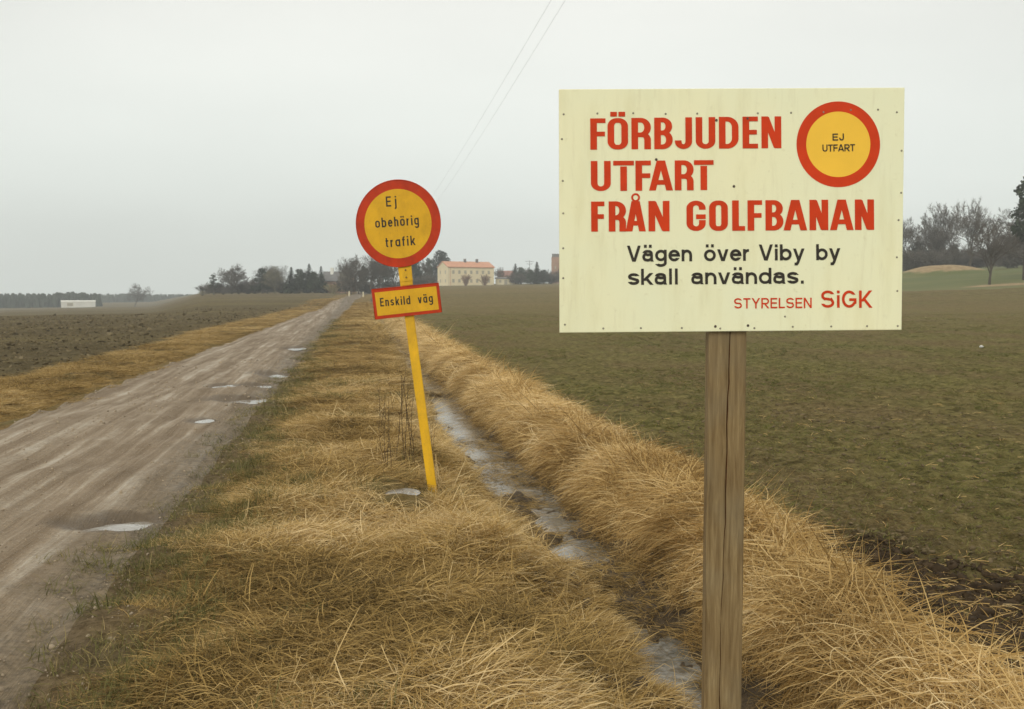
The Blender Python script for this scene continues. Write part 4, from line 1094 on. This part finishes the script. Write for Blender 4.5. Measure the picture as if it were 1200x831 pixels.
T = [
 ('bushB', 238, 340, 258, 'lowest dark shrub at the left end of the tree row beyond the ploughed field', G1, 1.6),
 ('pineA', 251, 321, 262, 'round dark pine, leftmost full tree in the row beyond the ploughed field', G1, 1.35),
 ('bush', 262, 336, 265, 'small bare bush just right of the leftmost round pine', G1, 1),
 ('bareA', 272, 313, 268, 'grey bare tree, first bare one right of the leftmost round pine', G1, 1.25),
 ('bareB', 281, 308, 262, 'tallest grey bare tree of the left row, twin to one at its left', G1, 1.25),
 ('bush', 291, 325, 270, 'grey bare bush in the low gap between two groups of bare trees', G1, 1.6),
 ('bush', 300, 324, 275, 'dark bare bush right of the low gap in the left tree row', G1, 1.5),
 ('pineB', 308, 314, 262, 'narrow dark evergreen among bare trees above the sandy strip', G1, 1.25),
 ('bareC', 314, 310, 262, 'wide bare tree above the sandy strip beyond the ploughed field', G1, 1.25),
 ('bareO', 323, 311, 258, 'olive toned bare tree between the bare trees and the broad dark spruce', G1, 1.25),
 ('bush', 331, 322, 265, 'bare bush at the left foot of the broad dark spruce', G1, 1.4),
 ('spruceC', 342, 313, 255, 'broad dark cone shaped spruce in the middle of the left tree row', G1, 1.35),
 ('pineB', 352, 315, 262, 'rounded dark pine just right of the broad cone shaped spruce', G1, 1.2),
 ('bareD', 357, 314, 266, 'bare tree tucked between two slim dark spruces', G1, 1.25),
 ('spruceB', 363, 309, 262, 'slim spruce with the highest spire in the left tree row', G1, 1.15),
 ('pineB', 369, 318, 256, 'low dark evergreen under the highest spruce spire', G1, 1.25),
 ('spruceC', 377, 312, 258, 'dark spruce just left of the brick farmhouse', G1, 1.1),
 ('bush', 386, 326, 262, 'bare bush in front of the brick farmhouse wall', G1, 1.2),
 ('bareA', 412, 300, 232, 'large bare tree left of the road end, half covered by the round sign', G2, .95),
 ('bareB', 421, 297, 240, 'large bare tree standing right at the road end behind the round sign', G2, .9),
 ('bareO', 405, 309, 250, 'olive bare tree just right of the brick farmhouse', G2, .9),
 ('bareC', 434, 297, 236, 'tall bare tree seen below the left part of the round sign', G2, .9),
 ('dense', 427, 311, 250, 'dark evergreen filling the gap below the round sign left of its pole', G2, .7),
 ('bareA', 446, 298, 240, 'bare tree seen between the round sign and the text plate', G2, .9),
 ('pineB', 452, 306, 250, 'dark pine seen in the gap left of the yellow pole', G2, .9),
 ('bareD', 462, 300, 244, 'bare tree directly behind the top of the yellow pole', G2, .9),
 ('dense', 486, 306, 262, 'dark evergreen right of the yellow pole above the text plate', G3, 1.1),
 ('bareB', 493, 303, 268, 'bare tree between the yellow pole and the cream house', G3, 1.1),
 ('pineB', 503, 302, 300, 'dark pine touching the left gable of the cream house', G3, .7),
 ('dense', 517, 293, 372, 'tall dark evergreen rising behind the left end of the orange roof', G3, 1.1),
 ('bush', 510, 327, 322, 'dark bush at the foot of the cream house gable', G3, 1.2),
 ('bush', 546, 319, 336, 'reddish bare bush in front of the cream house, left of two', G3, 1.15),
 ('bush', 568, 319, 336, 'reddish bare bush in front of the cream house, right of two', G3, 1.15),
 ('bareD', 586, 312, 372, 'small tree right behind the right end of the cream house', G3, .8),
 ('spruceC', 604, 309, 360, 'dark spruce behind the low cream outbuilding', G3, 1.3),
 ('pineB', 611, 313, 352, 'rounded dark pine right of the low cream outbuilding', G3, 1.5),
 ('bareB', 618, 313, 356, 'thin tree next to the antenna mast', G3, 1.1),
 ('spruceC', 629, 307, 350, 'highest cone shaped spruce between outbuilding and notice board', G3, 1.3),
 ('pineB', 622, 316, 346, 'low dark pine left of the highest cone shaped spruce', G3, 1.5),
 ('pineB', 637, 316, 346, 'low dark pine right of the highest cone shaped spruce', G3, 1.5),
 ('bush', 645, 319, 352, 'bare bush at the foot of the brick tower left of the notice board', G3, 1.6),
 ('bareC', 1066, 252, 225, 'bare tree right beside the edge of the notice board', G4, .95),
 ('bareB', 1078, 247, 232, 'slim bare tree second from the notice board on the hill', G4, .6),
 ('bareA', 1096, 264, 225, 'lower bare tree behind the sandy mound', G4, 1.0),
 ('bareC', 1117, 236, 226, 'tall bare tree with spreading crown behind the sandy mound', G4, .66),
 ('bareD', 1134, 231, 205, 'tallest bare tree right of the sandy mound with clear trunk', G4, .72),
 ('bareD', 1158, 254, 140, 'dark bare tree standing alone on the green slope in front', G4, .8),
 ('bareA', 1178, 268, 230, 'low bare tree between the lone tree and the photo edge', G4, 1.1),
 ('pineA', 1199, 206, 150, 'tall dark pine cut by the right edge of the photo', G4, .95),
 ('bareB', 1212, 225, 160, 'bare tree next to the tall pine at the right edge', G4, 1.0),
 ('bareC', 1190, 272, 240, 'short bare tree behind the tall pine at the right edge', G4, 1.2),
 ('dense', 1186, 276, 250, 'dark evergreen low behind the green slope at the right edge', G4, .9),
 ('dense', 1074, 283, 236, 'dark evergreen low beside the notice board edge', G4, 1.1),
 ('dense', 1094, 281, 240, 'dark evergreen low behind the top of the sandy mound', G4, 1.0),
 ('dense', 1116, 286, 240, 'dark evergreen low under the tall spreading bare tree', G4, .9),
]
M_rust = plain('reddish brown twig', (.30, .19, .13), .9, .1, .3, .4)
rust = {}
for k_, px, tp, R, lb, gr, wx in T:
    o = tree(k_, px, tp, R, lb, gr, wx)
    if lb.startswith('reddish'):
        for c in o.children:
            if c.data.name not in rust:
                d_ = c.data.copy(); d_.materials[0] = M_rust; rust[c.data.name] = d_
            c.data = rust[c.data.name]

# leafless undergrowth masses
def thicket(name, spots, label, mat):
    (tm, cm), _, _ = KINDS['bush']; n = len(cm.vertices); V = np.empty(n * 3, np.float32); cm.vertices.foreach_get('co', V); V = V.reshape(-1, 3)
    Q = np.array([tuple(p.vertices) for p in cm.polygons]); AV = []; AQ = []
    for i, (px, R, h, w_) in enumerate(spots):
        x, y = polar(px, R); z = gz(x, y); a = i * 2.1; c, s = math.cos(a), math.sin(a)
        X = (V[:, 0]*c - V[:, 1]*s) * w_ / 2.4 + x; Y = (V[:, 0]*s + V[:, 1]*c) * w_ / 2.4 + y; Z = V[:, 2] * h / 4 + z - .1
        AQ.append(Q + n * i); AV.append(np.stack([X, Y, Z], 1))
    o = link(name, new_mesh(name, np.concatenate(AV), np.concatenate(AQ)), mat); return tag(o, label, 'undergrowth', kind='stuff')
rr = random.Random(3)
thicket('thicket', [(1052 + i * 4.6, 212 + rr.uniform(-6, 14), rr.uniform(3.4, 5.4), rr.uniform(3, 4)) for i in range(36)], 'dark leafless undergrowth under the trees on the hill', M_twig)
thicket('thicket', [(240 + i * 4, 264 + rr.uniform(-3, 8), rr.uniform(2.2, 4.4), rr.uniform(2.2, 3.2)) for i in range(38)], 'leafless undergrowth at the foot of the left tree row', M_twig)
thicket('thicket', [(400 + i * 6.5, 243 + rr.uniform(-3, 10), rr.uniform(2.4, 4.4), rr.uniform(2.4, 3.4)) for i in range(17)], 'leafless undergrowth where the dirt road ends', M_twig)
thicket('thicket', [(602 + i * 4, 352 + rr.uniform(-3, 6), rr.uniform(3.0, 6.0), rr.uniform(3, 4)) for i in range(20)], 'leafless undergrowth beyond the field left of the notice board', M_twig)

# pale mound of a bush by the farmhouse
o = tree('bushB', 391, 331, 246, 'pale yellowish low bush mound in front of the brick farmhouse', None, 2.0)
M_pale = plain('pale dead grass', (.40, .35, .20), .9, .1, .3, .8)
for c in o.children:
    c.data = c.data.copy(); c.data.materials[0] = M_pale

# far wood on the left horizon: one mass
def far_wood():
    r = random.Random(44); V = []; Fc = []
    for i in range(1100):
        px = r.uniform(-160, 262) if i < 800 else r.uniform(-160, 420)
        R = r.uniform(520, 580) if px < 118 else r.uniform(760, 860)
        x, y = polar(px, R); z = gz(x, y) - 1
        top = (344.5 if px < 60 else 343 + abs(px - 85) * .05) if px < 118 else 344.5
        h = ((345 - top) / F * R + CAM.z - z) * r.uniform(.82, 1.05)
        rad = h * r.uniform(.16, .26); sp = r.random() < .6; b = len(V); n = 7; rings = 5
        for k in range(rings):
            t = k / (rings - 1); q = rad * ((1 - t) ** .8 if sp else math.sqrt(max(0.02, 1 - (t * 1.1 - .35) ** 2 * 1.6)))
            for j in range(n):
                a = 2*PI*j/n; s = q * r.uniform(.65, 1.25); V.append((x + math.cos(a)*s, y + math.sin(a)*s, z + h * (.02 + .98 * t) * r.uniform(.96, 1.03)))
        for k in range(rings - 1):
            for j in range(n): j2 = (j + 1) % n; Fc.append((b + k*n + j, b + k*n + j2, b + (k+1)*n + j2, b + (k+1)*n + j))
        Fc.append(tuple(b + (rings-1)*n + j for j in range(n)))
    tag(link('far_wood', new_mesh('far_wood', V, Fc), plain('far conifer wood', (.040, .050, .034), .95, .05, .5, .08)), 'dark far-off conifer wood along the left horizon', 'wood', kind='stuff')
far_wood()
tree('bareB', 158, 331, 480, 'lone bare tree sticking up above the far wood on the left', None, 1.25)

# ------------------------------------------------------------------ buildings
M_cream = plain('cream render', (.74, .645, .43), .85, .2, .08, .3)
M_cream2 = plain('pale cream render', (.68, .61, .42), .85, .2, .06, .3)
M_tile = plain('orange roof tiles', (.56, .285, .175), .8, .2, .15, 1.2)
M_dark = plain('dark window glass', (.37, .34, .26), .3, .5, .2, 2)
M_brick = plain('pinkish brick', (.36, .22, .15), .9, .1, .15, .6)
M_grey = plain('grey roof sheet', (.16, .155, .15), .7, .3, .15, .6)
M_white = plain('white render', (.74, .73, .66), .8, .2, .08, .3)
M_redr = plain('dull red roof', (.26, .14, .11), .85, .2, .15, .8)
M_frame = plain('white window frame', (.62, .55, .38), .6, .3, .05, 1)
def house(name, px, R, rot, L, Dp, wh, rh, wmat, rmat, label, cat='house', wins=(), chim=(), gable=True, over=.3, doors=(), chc=None):
    """origin at the centre; front wall faces -Y local; windows as (x, z, w, h) on the front"""
    x, y = polar(px, R); z = gz(x, y) - .3
    o = empty(name, (x, y, z), -math.atan((px - 600) / F) - YAW + rot, label, cat)
    l, d = L / 2, Dp / 2
    mb = MB(); mb.box(-l, l, -d, d, 0, wh)
    if gable: mb.add([(-l, -d, wh), (-l, d, wh), (-l, 0, wh + rh), (l, -d, wh), (l, d, wh), (l, 0, wh + rh)], [(0, 1, 2), (3, 5, 4)])
    mb.build('wall', wmat, o)
    mb = MB(); k = over; t = .18
    for s in (-1, 1):
        ez = wh - rh * k / d
        mb.add([(-l - k, s*(d + k), ez), (l + k, s*(d + k), ez), (l + k, 0, wh + rh), (-l - k, 0, wh + rh),
                (-l - k, s*(d + k), ez + t), (l + k, s*(d + k), ez + t), (l + k, 0, wh + rh + t), (-l - k, 0, wh + rh + t)],
               [(0,1,2,3),(4,5,6,7),(0,1,5,4),(1,2,6,5),(3,0,4,7)])
    rf = mb.build('roof', rmat, o)
    for cx in chim: MB().box(cx - .4, cx + .4, -.9, -.3, wh + rh - .8, wh + rh + 1.1).build('chimney', chc or M_grey, rf)
    for (wx, wz, ww, wh_, side) in wins:
        f = MB()
        g = MB()
        if side == 'f':
            for a in ((wx - ww/2 - .08, wx - ww/2, wz, wz + wh_), (wx + ww/2, wx + ww/2 + .08, wz, wz + wh_), (wx - ww/2 - .08, wx + ww/2 + .08, wz - .08, wz), (wx - ww/2 - .08, wx + ww/2 + .08, wz + wh_, wz + wh_ + .08)): f.box(a[0], a[1], -d - .06, -d + .02, a[2], a[3])
            g.box(wx - ww/2, wx + ww/2, -d - .02, -d + .015, wz, wz + wh_)
        else:
            for a in ((wx - ww/2 - .08, wx - ww/2, wz, wz + wh_), (wx + ww/2, wx + ww/2 + .08, wz, wz + wh_), (wx - ww/2 - .08, wx + ww/2 + .08, wz - .08, wz), (wx - ww/2 - .08, wx + ww/2 + .08, wz + wh_, wz + wh_ + .08)): f.box(-l - .06, -l + .02, a[0], a[1], a[2], a[3])
            g.box(-l - .02, -l + .015, wx - ww/2, wx + ww/2, wz, wz + wh_)
        fo = f.build('window', M_frame, o); g.build('pane', M_dark, fo)
    for (dx, dw, dh, mt) in doors: MB().box(dx - dw/2, dx + dw/2, -d - .05, -d + .02, 0, dh).build('door', mt, o)
    return o
wn = [(-6.8 + 2.25 * i, z, .8, 1.1, 'f') for i in range(7) for z in (1.3, 4.3)] + [(q, z, .8, 1.1, 's') for q in (-2.4, 2.2) for z in (1.3, 4.3)]
house('cream_house', 546, 352, math.radians(24), 17.5, 9.5, 6.6, 1.9, M_cream, M_tile, 'large two storey cream house with orange tiled roof beyond the field', 'house', wn, (-.6, 4.0), doors=((-7.9, .1, 6.4, M_tile),))
house('outbuilding', 592, 356, math.radians(4), 6.6, 4, 2.4, .35, M_cream2, M_grey, 'low pale cream outbuilding attached right of the large cream house', 'outbuilding', [(-1.9, 1.0, .8, .8, 'f'), (1.6, 1.0, .8, .8, 'f')], doors=((.1, 1.0, 1.9, M_dark),))
house('red_roof_house', 594, 392, math.radians(-8), 6.5, 6, 3.6, 1.8, M_brick, M_redr, 'small house with dull red roof behind the low cream outbuilding', 'house', [(-1.8, 1.2, .9, 1.1, 'f'), (1.4, 1.2, .9, 1.1, 'f')])
house('brick_farmhouse', 397, 262, math.radians(-22), 7.4, 5, 3.4, 2.2, M_brick, M_grey, 'brick farmhouse with grey roof partly hidden by trees left of the road end', 'house', [(-2.0, 1.2, .8, 1.1, 'f'), (1.6, 1.2, .8, 1.1, 'f')], (-1.4,), chc=M_white)
house('white_shed', 92.5, 505, 0, 14.6, 6, 2.9, .5, M_white, M_white, 'long low white shed in front of the far wood on the left', 'shed', [(-3.5, 1.0, 2.4, 1.3, 'f')], over=.1)
x, y = polar(654, 430); z = gz(x, y) - .3
t = empty('brick_tower', (x, y, z), -math.atan(54 / F) - YAW, 'pinkish brick tower with grey top, mostly hidden behind the notice board', 'tower')
hh = (345 - 302) / F * 430 + CAM.z - z
MB().box(-2.9, 3, -3, 3, 0, hh).build('wall', M_brick, t); MB().box(-2.7, 2.8, -2.8, 2.8, hh, hh + 1.4).build('top_storey', M_grey, t)
for q in (-1.2, 1.2):
    for v in (3, 6.5): f = MB().box(q - .35, q + .35, -3.05, -2.98, v, v + 1.1).build('window', M_dark, t)
# antenna mast
x, y = polar(620.5, 362); z = gz(x, y); hh = (345 - 305.5) / F * 362 + CAM.z - z
m_ = empty('antenna_mast', (x, y, z), 0, 'thin antenna mast with crossbars rising above the dark trees', 'antenna')
MB().tube([(0, 0, -.3), (0, 0, hh)], [.14, .08], 6).build('mast', M_grey, m_)
for q, l_ in ((.4, 1.5), (1.3, 1.1)):
    ax = MB(); ax.tube([RGT * -l_ + Vector((0, 0, hh - q)), RGT * l_ + Vector((0, 0, hh - q))], .07, 5); ax.build('crossbar', M_grey, m_)
# pale marker posts where the road ends
for px, R, lb in ((409.5, 190, 'short pale post left of the road end'), (426, 186, 'short pale post right of the road end below the sign')):
    x, y = polar(px, R); o = MB().box(-.12, .12, -.1, .1, -.2, .95).build('marker_post', M_cream2); o.location = (x, y, gz(x, y))
    o.data = o.data; tag(o, lb, 'post', 'pale posts at the road end')

# ------------------------------------------------------------------ overhead wires and their far pole
M_wire = plain('grey cable', (.42, .42, .42), .5, .3, .1, 1)
x, y = polar(477, 128); zp = gz(x, y); ptop = 8.6
up = empty('utility_pole', (x, y, zp), 0, 'wooden utility pole far up the ditch, hidden behind the leaning road sign', 'utility pole')
MB().tube([(0, 0, -.4), (0, 0, ptop)], [.13, .09], 8).build('pole', M_bark, up)
MB().box(-.7, .7, -.06, .06, ptop - .45, ptop - .33).build('crossarm', M_bark, up)
for s in (-.45, .45): MB().tube([(s, 0, ptop - .33), (s, 0, ptop - .16)], [.04, .03], 6).build('insulator', M_white, up)
for k_, (px0, s, lb) in enumerate(((646, -.45, 'thin overhead wire crossing the sky, the left of two'), (662.5, .45, 'thin overhead wire crossing the sky, the right of two'))):
    A = Vector((x + s, y, zp + ptop - .16))
    Bq = at_depth(px0, 0, 24.0)                       # passes here
    pts = []
    d = Bq - A; L = d.length
    for i in range(41):
        u = 1.35 * i / 40; p = A + d * u
        # slack: sags between the supports but keeps through the passing point
        p.z -= 1.1 * 4 * (u / 1.35) * (1 - u / 1.35) - 1.1 * 4 * (1 / 1.35) * (1 - 1 / 1.35) * u
        pts.append(p)
    o = MB().tube(pts, .0030, 5).build('overhead_wire', M_wire); tag(o, lb, 'wire', 'overhead wires')

# ------------------------------------------------------------------ haze
hz = MB().box(-1060, 1100, -25, 1080, -30, 70).build('haze', None)
hm = bpy.data.materials.new('haze'); hm.use_nodes = True; hn = hm.node_tree; hn.nodes.clear()
ho = hn.nodes.new('ShaderNodeOutputMaterial'); hv = hn.nodes.new('ShaderNodeVolumePrincipled')
hv.inputs['Color'].default_value = (.93, .97, .97, 1); hv.inputs['Density'].default_value = .00075
hn.links.new(hv.outputs[0], ho.inputs['Volume']); hz.data.materials.append(hm)
tag(hz, 'thin pale winter haze over the fields', 'haze', kind='stuff')
